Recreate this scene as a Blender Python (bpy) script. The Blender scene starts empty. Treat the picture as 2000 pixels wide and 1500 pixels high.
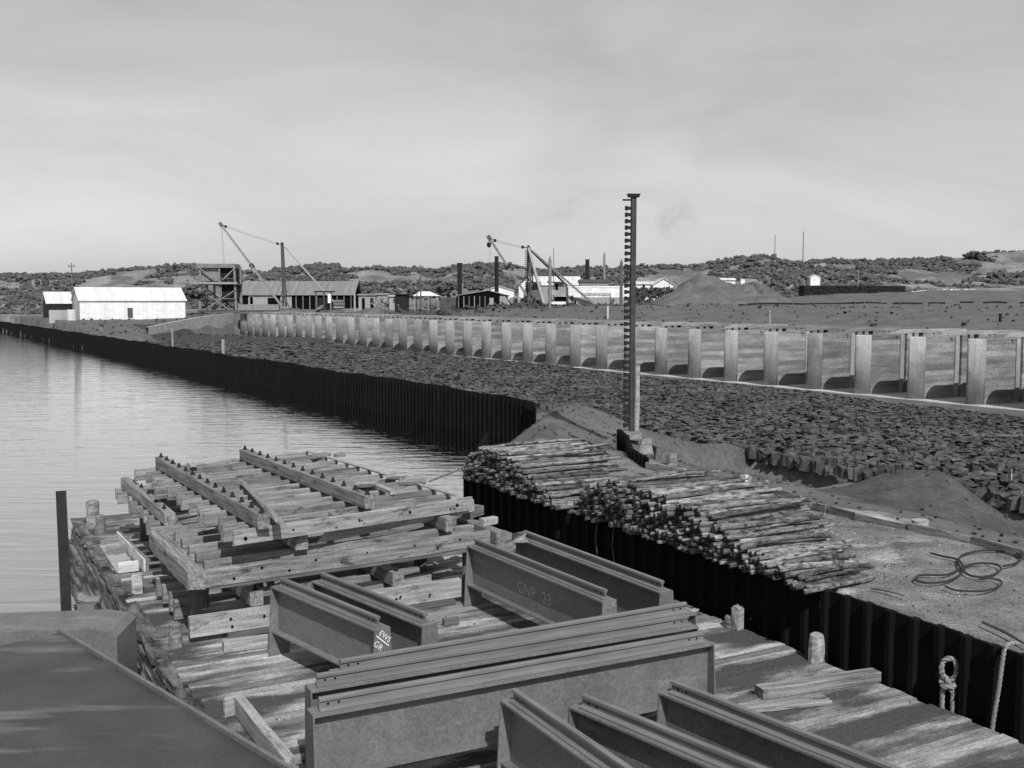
import bpy, math, random
from mathutils import Vector, Matrix, noise
random.seed(7)
R = math.radians
sc = bpy.context.scene
COL = sc.collection
rnd = random.uniform

# ------------------------------------------------------------------ frames
F = 2040.0
PT = math.atan(162 / 2040.0)
CP, SP = math.cos(PT), math.sin(PT)
H = 6.5
DX, DY = -.478, .878            # "u": along the quay, away from the viewer
VX, VY = .878, .478             # "v": across, to the right
PHI = math.atan2(VY, VX)


def W(u, v, z=0.0):
    return Vector((u * DX + v * VX, u * DY + v * VY, z))


def UV(x, y):
    return x * DX + y * DY, x * VX + y * VY


def G(px, py, z):
    """point of the level plane z that the photo shows at px,py"""
    r = (px - 1000) / F
    w = (750 - py) / F
    d = (r, CP + w * SP, -SP + w * CP)
    t = (z - H) / d[2]
    return Vector((d[0] * t, d[1] * t, z))


def AT(px, py, Y):
    """point at distance Y that the photo shows at px,py"""
    r = (px - 1000) / F
    w = (750 - py) / F
    d = (r, CP + w * SP, -SP + w * CP)
    t = Y / d[1]
    return Vector((d[0] * t, Y, H + d[2] * t))


def sst(a, b, x):
    t = max(0.0, min(1.0, (x - a) / (b - a)))
    return t * t * (3 - 2 * t)


def lerp(a, b, t):
    return a + (b - a) * t


def interp(tab, x):
    if x <= tab[0][0]:
        return tab[0][1]
    for (x0, y0), (x1, y1) in zip(tab, tab[1:]):
        if x <= x1:
            return lerp(y0, y1, (x - x0) / (x1 - x0))
    return tab[-1][1]


# ------------------------------------------------------------------ materials
def mat(name, a, b, scale=(3, 3, 3), rough=.85, bump=.3, dist=.02, detail=8, stain=None, spec=.3,
        metal=0.0, objvar=.12, fine=0.0, fc=(.6, 1.4), boards=None, world=False, contrast=(.35, .65)):
    """neutral grey procedural material: base grey runs a..b over a stretched noise, with larger stains"""
    m = bpy.data.materials.new(name)
    m.use_nodes = True
    nt = m.node_tree
    N, L = nt.nodes, nt.links
    bs = N['Principled BSDF']
    bs.inputs['Roughness'].default_value = rough
    bs.inputs['Metallic'].default_value = metal
    bs.inputs['Specular IOR Level'].default_value = spec
    if world:
        g = N.new('ShaderNodeNewGeometry')
        co = g.outputs['Position']
    else:
        tc = N.new('ShaderNodeTexCoord')
        oi = N.new('ShaderNodeObjectInfo')
        ad = N.new('ShaderNodeVectorMath')
        ad.operation = 'MULTIPLY_ADD'
        ad.inputs[1].default_value = (37, 23, 51)
        L.new(oi.outputs['Random'], ad.inputs[0])
        L.new(tc.outputs['Object'], ad.inputs[2])
        co = ad.outputs[0]
    mp = N.new('ShaderNodeMapping')
    mp.inputs['Scale'].default_value = scale
    L.new(co, mp.inputs['Vector'])
    n1 = N.new('ShaderNodeTexNoise')
    n1.inputs['Scale'].default_value = 1
    n1.inputs['Detail'].default_value = detail
    n1.inputs['Roughness'].default_value = .62
    L.new(mp.outputs[0], n1.inputs['Vector'])
    mr = N.new('ShaderNodeMapRange')
    mr.inputs[1].default_value, mr.inputs[2].default_value = contrast
    mr.inputs[3].default_value, mr.inputs[4].default_value = a, b
    L.new(n1.outputs['Fac'], mr.inputs[0])
    val = mr.outputs[0]
    if stain:   # (grey, scale vector, low, high)
        mp2 = N.new('ShaderNodeMapping')
        mp2.inputs['Scale'].default_value = stain[1]
        L.new(co, mp2.inputs['Vector'])
        n2 = N.new('ShaderNodeTexNoise')
        n2.inputs['Scale'].default_value = 1
        n2.inputs['Detail'].default_value = 6
        n2.inputs['Roughness'].default_value = .6
        L.new(mp2.outputs[0], n2.inputs['Vector'])
        r2 = N.new('ShaderNodeMapRange')
        r2.inputs[1].default_value, r2.inputs[2].default_value = stain[2], stain[3]
        L.new(n2.outputs['Fac'], r2.inputs[0])
        mx = N.new('ShaderNodeMix')
        L.new(r2.outputs[0], mx.inputs[0])
        L.new(val, mx.inputs[2])
        mx.inputs[3].default_value = stain[0]
        val = mx.outputs[0]
    if boards:   # (axis, height, spread, joint): straight form boards or sheets, each its own tone
        tcb = N.new('ShaderNodeTexCoord')
        sx = N.new('ShaderNodeSeparateXYZ')
        L.new(tcb.outputs['Object'], sx.inputs[0])
        dv = N.new('ShaderNodeMath')
        dv.operation = 'DIVIDE'
        L.new(sx.outputs[boards[0]], dv.inputs[0])
        dv.inputs[1].default_value = boards[1]
        fl = N.new('ShaderNodeMath')
        fl.operation = 'FLOOR'
        L.new(dv.outputs[0], fl.inputs[0])
        ob = N.new('ShaderNodeObjectInfo')
        cb = N.new('ShaderNodeCombineXYZ')
        L.new(fl.outputs[0], cb.inputs[0])
        L.new(ob.outputs['Random'], cb.inputs[1])
        wn = N.new('ShaderNodeTexWhiteNoise')
        L.new(cb.outputs[0], wn.inputs['Vector'])
        rb_ = N.new('ShaderNodeMapRange')
        rb_.inputs[3].default_value, rb_.inputs[4].default_value = 1 - boards[2], 1 + boards[2]
        L.new(wn.outputs['Value'], rb_.inputs[0])
        fr = N.new('ShaderNodeMath')
        fr.operation = 'FRACT'
        L.new(dv.outputs[0], fr.inputs[0])
        lt = N.new('ShaderNodeMath')
        lt.operation = 'LESS_THAN'
        L.new(fr.outputs[0], lt.inputs[0])
        lt.inputs[1].default_value = boards[3]
        jm = N.new('ShaderNodeMapRange')
        jm.inputs[3].default_value, jm.inputs[4].default_value = 1, .72
        L.new(lt.outputs[0], jm.inputs[0])
        m1 = N.new('ShaderNodeMath')
        m1.operation = 'MULTIPLY'
        L.new(rb_.outputs[0], m1.inputs[0])
        L.new(jm.outputs[0], m1.inputs[1])
        m2 = N.new('ShaderNodeMath')
        m2.operation = 'MULTIPLY'
        L.new(val, m2.inputs[0])
        L.new(m1.outputs[0], m2.inputs[1])
        val = m2.outputs[0]
    if fine:
        n3 = N.new('ShaderNodeTexNoise')
        n3.inputs['Scale'].default_value = fine
        n3.inputs['Detail'].default_value = 4
        n3.inputs['Roughness'].default_value = .8
        L.new(co, n3.inputs['Vector'])
        r3 = N.new('ShaderNodeMapRange')
        r3.inputs[1].default_value, r3.inputs[2].default_value = .3, .7
        r3.inputs[3].default_value, r3.inputs[4].default_value = fc
        L.new(n3.outputs['Fac'], r3.inputs[0])
        mu = N.new('ShaderNodeMath')
        mu.operation = 'MULTIPLY'
        L.new(val, mu.inputs[0])
        L.new(r3.outputs[0], mu.inputs[1])
        val = mu.outputs[0]
    if objvar and not world:
        r4 = N.new('ShaderNodeMapRange')
        r4.inputs[3].default_value, r4.inputs[4].default_value = 1 - objvar, 1 + objvar
        L.new(oi.outputs['Random'], r4.inputs[0])
        mu2 = N.new('ShaderNodeMath')
        mu2.operation = 'MULTIPLY'
        L.new(val, mu2.inputs[0])
        L.new(r4.outputs[0], mu2.inputs[1])
        val = mu2.outputs[0]
    L.new(val, bs.inputs['Base Color'])
    if bump:
        bp = N.new('ShaderNodeBump')
        bp.inputs['Strength'].default_value = bump
        bp.inputs['Distance'].default_value = dist
        L.new(n1.outputs['Fac'], bp.inputs['Height'])
        L.new(bp.outputs[0], bs.inputs['Normal'])
    return m


M = {}
M['timber'] = mat('timber', .09, .25, (1.2, 16, 16), bump=.35, dist=.012, stain=(.045, (2.2, 6, 6), .57, .7), objvar=.22, fine=40)
M['timber_dark'] = mat('timber_dark', .05, .11, (1.2, 14, 14), bump=.4, dist=.015, objvar=.3)
M['timber_pale'] = mat('timber_pale', .17, .34, (1.2, 16, 16), bump=.3, dist=.01, stain=(.08, (2.5, 6, 6), .56, .7), objvar=.15, fine=40)
M['timber_white'] = mat('timber_white', .35, .6, (2, 14, 14), bump=.3, dist=.01, stain=(.2, (3, 6, 6), .6, .7), objvar=.1)
M['deck'] = mat('deck', .16, .36, (.8, 7.5, 8), bump=.6, dist=.02, stain=(.065, (.4, 2.2, 1), .42, .56), objvar=0, fine=26, fc=(.45, 1.5))
M['hull'] = mat('hull', .02, .2, (4, 1.2, 9), bump=1.0, dist=.06, detail=12, objvar=0, contrast=(.4, .7))
M['steel'] = mat('steel', .105, .14, (2, 2, 2), rough=.5, bump=.06, dist=.005, spec=.5, stain=(.19, (.7, 5, 5), .6, .74), objvar=.1, fine=30)
M['steel_dark'] = mat('steel_dark', .045, .07, (2, 2, 2), rough=.55, bump=.05, dist=.004, spec=.5, objvar=.1)
M['rail'] = mat('rail', .10, .15, (1.5, 10, 10), rough=.5, bump=.08, dist=.004, spec=.5, objvar=.08, stain=(.2, (3, 9, 9), .66, .76))
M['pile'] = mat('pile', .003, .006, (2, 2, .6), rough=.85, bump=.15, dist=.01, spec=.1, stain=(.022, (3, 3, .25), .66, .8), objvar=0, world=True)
M['chalk'] = mat('chalk', .5, .75, (60, 60, 60), bump=0, objvar=0)
M['paint_faint'] = mat('paint_faint', .27, .4, (40, 40, 40), bump=0, objvar=0)
M['rust_mark'] = mat('rust_mark', .04, .05, (40, 40, 40), bump=0, objvar=0)
M['concrete'] = mat('concrete', .15, .25, (.6, .6, 2), bump=.2, dist=.01, stain=(.13, (.4, .4, 2.6), .45, .65), objvar=.16, fine=9, boards=('Z', .36, .3, .12))
M['nose'] = mat('nose', .22, .29, (7, 7, .4), bump=.12, dist=.01, stain=(.15, (.8, .8, .5), .5, .68), objvar=.2, fine=14)
M['concrete_pale'] = mat('concrete_pale', .3, .45, (.6, .6, 3), bump=.15, dist=.01, stain=(.28, (.4, .4, 1), .5, .68), objvar=0, fine=8)
M['black'] = mat('black', .008, .016, (3, 3, 3), bump=.1, rough=.9)
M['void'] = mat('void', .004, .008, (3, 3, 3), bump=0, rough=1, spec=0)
M['white'] = mat('white', .55, .68, (.8, .8, 2), bump=.05, dist=.01, objvar=.02, boards=('X', .76, .06, .04))
M['roof_white'] = mat('roof_white', .42, .55, (6, .4, .4), bump=.2, dist=.02, objvar=.05, boards=('X', .7, .1, .05))
M['roof_grey'] = mat('roof_grey', .13, .19, (5, .3, .3), bump=.2, dist=.02, objvar=.05, boards=('X', .7, .12, .06))
M['roof_dark'] = mat('roof_dark', .045, .08, (5, .4, .4), bump=.2, dist=.02)
M['wall_grey'] = mat('wall_grey', .2, .3, (5, 5, .3), bump=.2, dist=.02)
M['bark'] = mat('bark', .06, .22, (5, 16, 16), bump=.7, dist=.02, stain=(.03, (5, 9, 9), .5, .62), objvar=.6, fine=50)
M['shaded_log_end'] = mat('shaded_log_end', .008, .05, (30, 30, 30), bump=.2, dist=.01, objvar=.4)  # shade on the stacked log ends is put into this near-black colour
M['rope'] = mat('rope', .12, .22, (30, 30, 12), bump=.5, dist=.01)
M['hose'] = mat('hose', .02, .03, (20, 20, 20), bump=.1, dist=.005)
M['stone'] = mat('stone', .025, .085, (2.4, 2.4, 2.4), bump=.5, dist=.04, objvar=.3, fine=11)
M['stone_far'] = mat('stone_far', .022, .085, (1.7, 1.7, 1.7), bump=.6, dist=.05, objvar=0, world=True, fine=6, contrast=(.38, .62), stain=(.095, (.16, .3, 1), .52, .68))
M['scrub'] = mat('scrub', .035, .10, (.9, .9, .9), bump=.6, dist=.1, objvar=0, world=True, fine=3)
M['skin'] = mat('skin', .3, .35, (9, 9, 9), bump=0)
M['cloth_dark'] = mat('cloth_dark', .02, .035, (12, 12, 12), bump=.2)
M['cloth_grey'] = mat('cloth_grey', .16, .22, (12, 12, 12), bump=.2)
M['plating'] = mat('plating', .03, .052, (1, 1, 1), rough=.5, bump=.05, dist=.004, spec=.5, stain=(.17, (.22, 1.5, 1), .56, .72), objvar=0, world=True, fine=30)
M['mast_steel'] = mat('mast_steel', .02, .04, (3, 3, 3), rough=.7, bump=.1, dist=.004)
for i_, (a_, b_) in enumerate([(.2, .36), (.13, .26), (.26, .44), (.09, .18)]):
    M['deck%d' % i_] = mat('deck_board_%d' % i_, a_, b_, (1.1, 11, 8), bump=.6, dist=.015, stain=(.05, (.4, 1.3, 1), .43, .55), objvar=0, fine=26, fc=(.5, 1.5))
# ground zones
M['gravel'] = mat('gravel', .075, .175, (1.3, 1.3, 1.3), bump=.5, dist=.03, world=True, fine=24, fc=(.25, 1.75), detail=12, stain=(.36, (.5, .8, .8), .58, .72))
M['sand'] = mat('sand', .065, .11, (.5, .5, .5), bump=.5, dist=.08, world=True, fine=6, detail=12, stain=(.08, (.25, .5, .5), .6, .72))
M['dirt'] = mat('dirt', .035, .07, (1.5, 1.5, 1.5), bump=.6, dist=.05, world=True, fine=10, detail=12)
M['dune'] = mat('dune', .10, .21, (.1, .1, .1), bump=.4, dist=.2, world=True, fine=1.3, detail=10, stain=(.09, (.09, .09, .09), .5, .58))
M['bed'] = mat('bed', .02, .05, (1.2, 1.2, 1.2), bump=.7, dist=.08, world=True, fine=6, detail=10)


def water_mat():
    m = bpy.data.materials.new('water')
    m.use_nodes = True
    nt = m.node_tree
    N, L = nt.nodes, nt.links
    bs = N['Principled BSDF']
    bs.inputs['Base Color'].default_value = (.66, .66, .66, 1)
    bs.inputs['Metallic'].default_value = 1.0
    bs.inputs['Roughness'].default_value = .05
    bs.inputs['IOR'].default_value = 2.8
    bs.inputs['Specular IOR Level'].default_value = 1.0
    g = N.new('ShaderNodeNewGeometry')
    hs = []
    for scl, amp, rot in (((.35, 1.5, 1), 1.0, .25), ((1.1, 4.6, 1), .22, -.1), ((3, 9, 1), .02, .3)):
        mp = N.new('ShaderNodeMapping')
        mp.inputs['Scale'].default_value = scl
        mp.inputs['Rotation'].default_value = (0, 0, rot)
        L.new(g.outputs['Position'], mp.inputs['Vector'])
        n = N.new('ShaderNodeTexNoise')
        n.inputs['Scale'].default_value = 1
        n.inputs['Detail'].default_value = 3
        n.inputs['Distortion'].default_value = .6
        L.new(mp.outputs[0], n.inputs['Vector'])
        mu = N.new('ShaderNodeMath')
        mu.operation = 'MULTIPLY'
        mu.inputs[1].default_value = amp
        L.new(n.outputs['Fac'], mu.inputs[0])
        hs.append(mu)
    a1 = N.new('ShaderNodeMath')
    a2 = N.new('ShaderNodeMath')
    L.new(hs[0].outputs[0], a1.inputs[0])
    L.new(hs[1].outputs[0], a1.inputs[1])
    L.new(a1.outputs[0], a2.inputs[0])
    L.new(hs[2].outputs[0], a2.inputs[1])
    bp = N.new('ShaderNodeBump')
    bp.inputs['Strength'].default_value = .9
    bp.inputs['Distance'].default_value = .03
    L.new(a2.outputs[0], bp.inputs['Height'])
    L.new(bp.outputs[0], bs.inputs['Normal'])
    return m


M['water'] = water_mat()


# ------------------------------------------------------------------ mesh helpers
class MB:
    def __init__(s):
        s.v, s.f, s.m = [], [], []

    def add(s, vs, fs, mi=0):
        o = len(s.v)
        s.v += [tuple(p) for p in vs]
        s.f += [tuple(i + o for i in f) for f in fs]
        s.m += [mi] * len(fs)
        return s

    def box(s, x0, x1, y0, y1, z0, z1, T=None, jit=0, mi=0):
        vs = [Vector((x, y, z)) for x in (x0, x1) for y in (y0, y1) for z in (z0, z1)]
        if jit:
            vs = [p + Vector((rnd(-jit, jit), rnd(-jit, jit), rnd(-jit, jit))) for p in vs]
        if T is not None:
            vs = [T @ p for p in vs]
        return s.add(vs, [(0, 1, 3, 2), (4, 6, 7, 5), (0, 4, 5, 1), (2, 3, 7, 6), (0, 2, 6, 4), (1, 5, 7, 3)], mi)

    def beam(s, p0, p1, w, h, mi=0, up=Vector((0, 0, 1))):
        """square-section bar between two points"""
        p0, p1 = Vector(p0), Vector(p1)
        d = (p1 - p0)
        L_ = d.length
        d.normalize()
        if abs(d.dot(up)) > .98:
            up = Vector((0, 1, 0))
        y = up.cross(d).normalized()
        z = d.cross(y)
        T = Matrix.Translation(p0) @ Matrix((d, y, z)).transposed().to_4x4()
        return s.box(0, L_, -w / 2, w / 2, -h / 2, h / 2, T, mi=mi)

    def tube(s, pts, rad, seg=8, cap=True, mi=0, wob=0):
        pts = [Vector(p) for p in pts]
        n = len(pts)
        if not isinstance(rad, (list, tuple)):
            rad = [rad] * n
        o = len(s.v)
        for i, p in enumerate(pts):
            d = (pts[min(i + 1, n - 1)] - pts[max(i - 1, 0)]).normalized()
            up = Vector((0, 0, 1)) if abs(d.z) < .9 else Vector((1, 0, 0))
            a = up.cross(d).normalized()
            b = d.cross(a)
            for k in range(seg):
                t = 2 * math.pi * k / seg
                r = rad[i] * (1 + rnd(-wob, wob))
                s.v.append(tuple(p + a * math.cos(t) * r + b * math.sin(t) * r))
        for i in range(n - 1):
            for k in range(seg):
                k2 = (k + 1) % seg
                s.f.append((o + i * seg + k, o + i * seg + k2, o + (i + 1) * seg + k2, o + (i + 1) * seg + k))
                s.m.append(mi)
        if cap:
            s.f.append(tuple(o + k for k in range(seg))[::-1])
            s.f.append(tuple(o + (n - 1) * seg + k for k in range(seg)))
            s.m += [mi, mi]
        return s

    def prism(s, poly, a0, a1, axis='y', T=None, mi=0):
        """polygon in the plane normal to axis, pulled from a0 to a1"""
        n = len(poly)

        def P3(p, a):
            if axis == 'y':
                q = Vector((p[0], a, p[1]))
            elif axis == 'x':
                q = Vector((a, p[0], p[1]))
            else:
                q = Vector((p[0], p[1], a))
            return T @ q if T is not None else q
        vs = [P3(p, a0) for p in poly] + [P3(p, a1) for p in poly]
        fs = [tuple(range(n))[::-1], tuple(range(n, 2 * n))]
        fs += [(i, (i + 1) % n, n + (i + 1) % n, n + i) for i in range(n)]
        return s.add(vs, fs, mi)

    def cone(s, c, r0, r1, h, seg=8, mi=0):
        return s.tube([Vector(c), Vector(c) + Vector((0, 0, h))], [r0, max(r1, .001)], seg, mi=mi)

    def build(s, name, m, parent=None, loc=None, rz=0, smooth=False, M4=None):
        me = bpy.data.meshes.new(name)
        me.from_pydata(s.v, [], s.f)
        for k in (m if isinstance(m, (list, tuple)) else [m]):
            me.materials.append(M[k] if isinstance(k, str) else k)
        if any(s.m):
            me.polygons.foreach_set('material_index', s.m)
        if smooth:
            me.polygons.foreach_set('use_smooth', [True] * len(s.f))
        import bmesh
        bm = bmesh.new()
        bm.from_mesh(me)
        bmesh.ops.recalc_face_normals(bm, faces=bm.faces)
        bm.to_mesh(me)
        bm.free()
        me.update()
        o = bpy.data.objects.new(name, me)
        COL.objects.link(o)
        if parent:
            o.parent = parent
        if M4 is not None:
            o.matrix_local = M4
        else:
            if loc is not None:
                o.location = loc
            o.rotation_euler = (0, 0, rz)
        return o


def tag(o, label=None, cat=None, group=None, kind=None):
    if label:
        o['label'] = label
    if cat:
        o['category'] = cat
    if group:
        o['group'] = group
    if kind:
        o['kind'] = kind
    return o


def thing(name, label, cat, loc=(0, 0, 0), rz=0, group=None):
    o = bpy.data.objects.new(name, None)
    o.empty_display_size = .3
    COL.objects.link(o)
    o.location = loc
    o.rotation_euler = (0, 0, rz)
    return tag(o, label, cat, group)


def board_mesh(L_, w, h, rough=.006, nx=5, point=None, cham=.008):
    """a sawn timber: length on X, chamfered section, slightly uneven edges, origin in the middle of one end"""
    b = MB()
    c = min(cham, w * .2, h * .2)
    sec = [(-w / 2 + c, -h / 2), (w / 2 - c, -h / 2), (w / 2, -h / 2 + c), (w / 2, h / 2 - c),
           (w / 2 - c, h / 2), (-w / 2 + c, h / 2), (-w / 2, h / 2 - c), (-w / 2, -h / 2 + c)]
    bow = rnd(-1, 1) * rough * 2
    rings = []
    for i in range(nx + 1):
        t = i / nx
        ox = bow * math.sin(math.pi * t)
        ring = []
        for (y, z) in sec:
            x = t * L_
            k = 1
            if point and point[0] and i == 0:
                x += (z + h / 2) / h * point[0]
            if point and point[1] and i == nx:
                x -= (z + h / 2) / h * point[1]
            ring.append((x + (rnd(-rough, rough) if i in (0, nx) else 0), y * k + ox + rnd(-rough, rough) * .5, z + rnd(-rough, rough) * .5))
        rings.append(ring)
    vs = [p for r in rings for p in r]
    fs = []
    for i in range(nx):
        for k in range(8):
            k2 = (k + 1) % 8
            fs.append((i * 8 + k, i * 8 + k2, (i + 1) * 8 + k2, (i + 1) * 8 + k))
    fs.append(tuple(range(8))[::-1])
    fs.append(tuple(nx * 8 + k for k in range(8)))
    return b.add(vs, fs)


def frame_of(p0, p1, roll=0):
    p0, p1 = Vector(p0), Vector(p1)
    d = (p1 - p0).normalized()
    up = Vector((0, 0, 1)) if abs(d.z) < .97 else Vector((0, 1, 0))
    y = up.cross(d).normalized()
    z = d.cross(y)
    return Matrix.Translation(p0) @ Matrix((d, y, z)).transposed().to_4x4() @ Matrix.Rotation(roll, 4, 'X')


def board(name, m, p0, p1, w, h, parent=None, **kw):
    roll = kw.pop('roll', 0)
    o = board_mesh((Vector(p1) - Vector(p0)).length, w, h, **kw).build(name, m, parent, M4=frame_of(p0, p1, roll))
    return o


def copy_tree(o, parent=None):
    c = o.copy()
    COL.objects.link(c)
    c.parent = parent
    for ch in [k for k in o.children]:
        copy_tree(ch, c)
    return c


def text_mesh(txt, size, name, m, parent, M4, depth=.003):
    cu = bpy.data.curves.new(name, 'FONT')
    cu.body = txt
    cu.size = size
    cu.extrude = depth
    cu.space_character = 1.1
    t = bpy.data.objects.new(name, cu)
    COL.objects.link(t)
    dg = bpy.context.evaluated_depsgraph_get()
    me = bpy.data.meshes.new_from_object(t.evaluated_get(dg))
    bpy.data.objects.remove(t)
    me.materials.clear()
    me.materials.append(M[m])
    o = bpy.data.objects.new(name, me)
    COL.objects.link(o)
    o.parent = parent
    o.matrix_local = M4
    return o


# ------------------------------------------------------------------ camera, light, sky
cam = bpy.data.cameras.new('camera')
cam.sensor_width = 36
cam.lens = 36 * F / 2000
cam.clip_end = 5000
co = bpy.data.objects.new('camera', cam)
COL.objects.link(co)
co.location = (0, 0, H)
co.rotation_euler = (R(90) - PT, 0, 0)
sc.camera = co

SUN = Vector((.21, -.68, .72)).normalized()
elev = math.asin(SUN.z)
li = bpy.data.lights.new('sun', 'SUN')
li.energy = 4.9
li.angle = R(.5)
li.color = (1, 1, 1)
lo = bpy.data.objects.new('sun', li)
COL.objects.link(lo)
lo.rotation_euler = SUN.to_track_quat('Z', 'Y').to_euler()

wd = bpy.data.worlds.new('World')
sc.world = wd
wd.use_nodes = True
nt = wd.node_tree
N, L = nt.nodes, nt.links
bg = N['Background']
sky = N.new('ShaderNodeTexSky')
sky.sky_type = 'NISHITA'
sky.sun_disc = False
sky.sun_elevation = elev
sky.sun_rotation = math.atan2(SUN.x, SUN.y)
sky.dust_density = 1.6
sky.ozone_density = 1.0
bw = N.new('ShaderNodeRGBToBW')
L.new(sky.outputs[0], bw.inputs[0])
tc = N.new('ShaderNodeTexCoord')
mp = N.new('ShaderNodeMapping')
mp.inputs['Scale'].default_value = (1.6, 1.6, 5.5)
mp.inputs['Location'].default_value = (.3, .2, .1)
L.new(tc.outputs['Generated'], mp.inputs[0])
cn = N.new('ShaderNodeTexNoise')
cn.inputs['Scale'].default_value = 1.5
cn.inputs['Detail'].default_value = 9
cn.inputs['Roughness'].default_value = .55
cn.inputs['Distortion'].default_value = .5
L.new(mp.outputs[0], cn.inputs['Vector'])
cr = N.new('ShaderNodeMapRange')
cr.inputs[1].default_value, cr.inputs[2].default_value = .35, .8
cr.inputs[3].default_value, cr.inputs[4].default_value = .9, 1.5
L.new(cn.outputs['Fac'], cr.inputs[0])
mm = N.new('ShaderNodeMath')
mm.operation = 'MULTIPLY'
L.new(bw.outputs[0], mm.inputs[0])
L.new(cr.outputs[0], mm.inputs[1])
ma = N.new('ShaderNodeMath')
pw_ = N.new('ShaderNodeMath')
pw_.operation = 'POWER'
pw_.inputs[1].default_value = .6
L.new(mm.outputs[0], pw_.inputs[0])
ma.operation = 'MULTIPLY'
ma.inputs[1].default_value = 1.62
L.new(pw_.outputs[0], ma.inputs[0])
L.new(ma.outputs[0], bg.inputs['Color'])
bg.inputs['Strength'].default_value = .147
sc.view_settings.view_transform = 'Standard'
sc.view_settings.look = 'None'
sc.view_settings.exposure = 0
sc.view_settings.gamma = 1

# ------------------------------------------------------------------ terrain
SKYLINE = [(-300, 532), (60, 536), (120, 536), (160, 532), (200, 527), (250, 521), (300, 519), (350, 518), (400, 519),
           (470, 531), (500, 535), (560, 526), (600, 519), (640, 516), (670, 524), (700, 528), (735, 521), (760, 523), (790, 522),
           (820, 521), (845, 528), (870, 521), (900, 518), (940, 513), (1000, 516), (1050, 524), (1100, 521), (1150, 525), (1200, 526),
           (1250, 520), (1300, 517), (1330, 516), (1370, 514), (1400, 509), (1440, 503), (1480, 500), (1520, 508),
           (1560, 513), (1650, 511), (1700, 509), (1750, 505), (1830, 504), (1870, 500), (1900, 493), (1960, 491),
           (2000, 489), (2400, 480)]


def fbm(x, y, s, o=4):
    return noise.fractal(Vector((x / s, y / s, 1.7)), 1.0, 2.0, o)


def pile_v(u):
    return 23.3 - (u - 42.5) * 7.3 / 130.5


def shore_v(u):
    if u < 24.3:
        return 11.88
    if u < 42.5:
        return interp([(24.3, 11.88), (31, 15.2), (36.5, 17.9), (40.4, 20.9), (41.8, 22.7), (42.5, 23.1)], u)
    return pile_v(u) + .25


def bed_z(v):
    return .95 - (v - 26) * .0235


def back_z(u, v, x, y):
    px = 1000 + F * x / max(y, 30)
    full = 5.72 - .95 * sst(118, 190, u)
    z = lerp(4.3, full, sst(63.5, 80, v)) + .25 * fbm(x, y, 9) * sst(64, 75, v)
    z += .30 * sst(80, 135, v) + .16 * fbm(x, y + 50, 4.0) * sst(64, 70, v)
    # rising dune foot on the right
    rr = sst(1330, 1650, px)
    z += rr * 2.3 * sst(140, 205, y)
    z += .9 * rr * fbm(x + 40, y, 22) * sst(140, 175, y)
    # ridge
    zr = 6.5 + (588 - interp(SKYLINE, px)) * 330 / F - 1.4
    y0 = lerp(222, 205, rr)
    s = sst(y0, 325, y)
    z = lerp(z, zr, s)
    k = sst(y0 - 5, y0 + 40, y) * (1 - .75 * sst(290, 330, y))
    z += k * (2.6 * fbm(x, y, 30) + 1.0 * fbm(x + 9, y, 9))
    if y > 330:
        z -= (y - 330) * .03
    return z


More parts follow.
